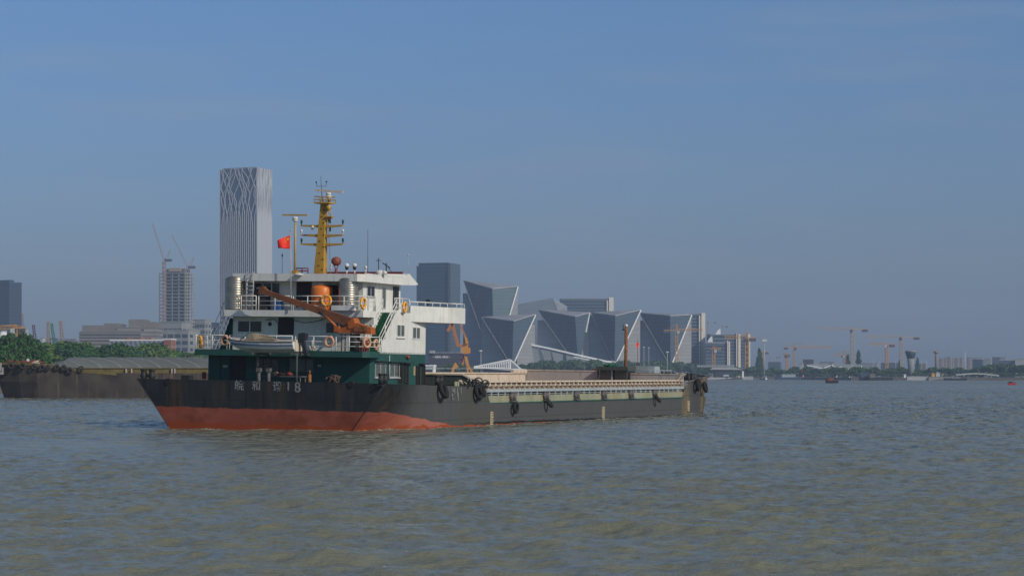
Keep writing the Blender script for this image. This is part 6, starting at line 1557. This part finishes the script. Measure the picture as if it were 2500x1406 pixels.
# ================================================================== far boats and buoys
def far_boat(label, px, py, Y, L_, hullm, topm, hh=1.6, top=(.2, .7, 2.2), name='river_boat', extra=None):
    c = G(px, Y); root = tag(empty(name, (c.x, c.y, 0)), label, 'boat'); a = L_ / 2; w = L_ * .14
    mb = MB(); mb.v += [(-a * .92, -w, -.3), (a * .9, -w, -.3), (a * .9, w, -.3), (-a * .92, w, -.3), (-a * 1.05, -w * .7, hh), (-a * .7, -w, hh * .8), (a, -w, hh * .85), (a, w, hh * .85), (-a * .7, w, hh * .8), (-a * 1.05, w * .7, hh)]
    for f in ((0, 1, 6, 5), (0, 5, 4), (1, 2, 7, 6), (2, 3, 8, 7), (3, 9, 8), (3, 0, 4, 9), (4, 5, 6, 7, 8, 9), (0, 3, 2, 1)): mb.f.append(f); mb.m.append(0); mb.sm.append(False)
    mb.build('hull', hullm, root)
    x0, x1, h = top; MB().box(-a + L_ * x0, -a + L_ * x1, -w * .7, w * .7, hh * .8, hh * .8 + h).box(-a + L_ * x0 - .2, -a + L_ * x1 + .2, -w * .8, w * .8, hh * .8 + h, hh * .8 + h + .25, 1).build('cabin', [topm, topm], root)
    MB().tube((-a + L_ * .75, 0, hh), (-a + L_ * .75, 0, hh + h * 1.2), .12).build('mast', 'dark', root)
    if extra: extra(root)
    return root
far_boat('small dark boat with brown cabin crossing mid-river at right', 2031, 934, 1050, 6.2, 'rubber', 'rust', 1.5, (.2, .65, 1.1))
far_boat('moored dark barge with pale blue deckhouse near the light mast', 1925, 927, 1900, 24, 'glass_navy', 'railblue', 3, (.25, .75, 2.6))
far_boat('dark moored boat, left of the two in front of the right bank trees', 2110, 928, 1720, 9, 'rubber', 'glass_navy', 3.0, (.2, .9, 4))
far_boat('dark moored boat with wide hull, right of the two before the right bank trees', 2150, 928, 1715, 20, 'rubber', 'brownclad', 2.6, (.05, .25, 3))
far_boat('low dark moored pontoon boat below the arched footbridge', 2333, 929, 1700, 18, 'rubber', 'panel_grey', 2, (.3, .7, .8))
far_boat('tiny dark boat at the foot of the light mast', 1861, 926, 1990, 5, 'rubber', 'brownclad', 1.6, (.3, .8, .8))
rb = far_boat('small red and black boat alone on the water near the right edge', 2471, 940, 830, 3.2, 'redbuoy', 'rubber', 1.0, (.15, .5, .25)) if M.setdefault('redbuoy', paint('red_boat', (.45, .03, .02), .5)) else None
c = G(1958, 2080); root = tag(empty('channel_beacon', (c.x, c.y, 0)), 'slim red beacon beside the moored blue barge', 'beacon'); MB().tube((0, 0, -.5), (0, 0, 8), 1.0, .8, n=10).build('column', 'redbuoy', root); MB().lathe((0, 0, 8), [(1.3, 0), (1.3, .5), (.6, 1.4)], 10).build('lamp_head', 'redbuoy', root)
q = MB().lathe((0, 0, 0), [(.5, -.3), (1.3, .2), (1.0, 1.0), (.3, 1.6), (.2, 3.4)], 12).build('mooring_buoy', 'whiteedge', None); q.location = G(1870, 2040); tag(q, 'small white buoy at the foot of the light mast', 'buoy')
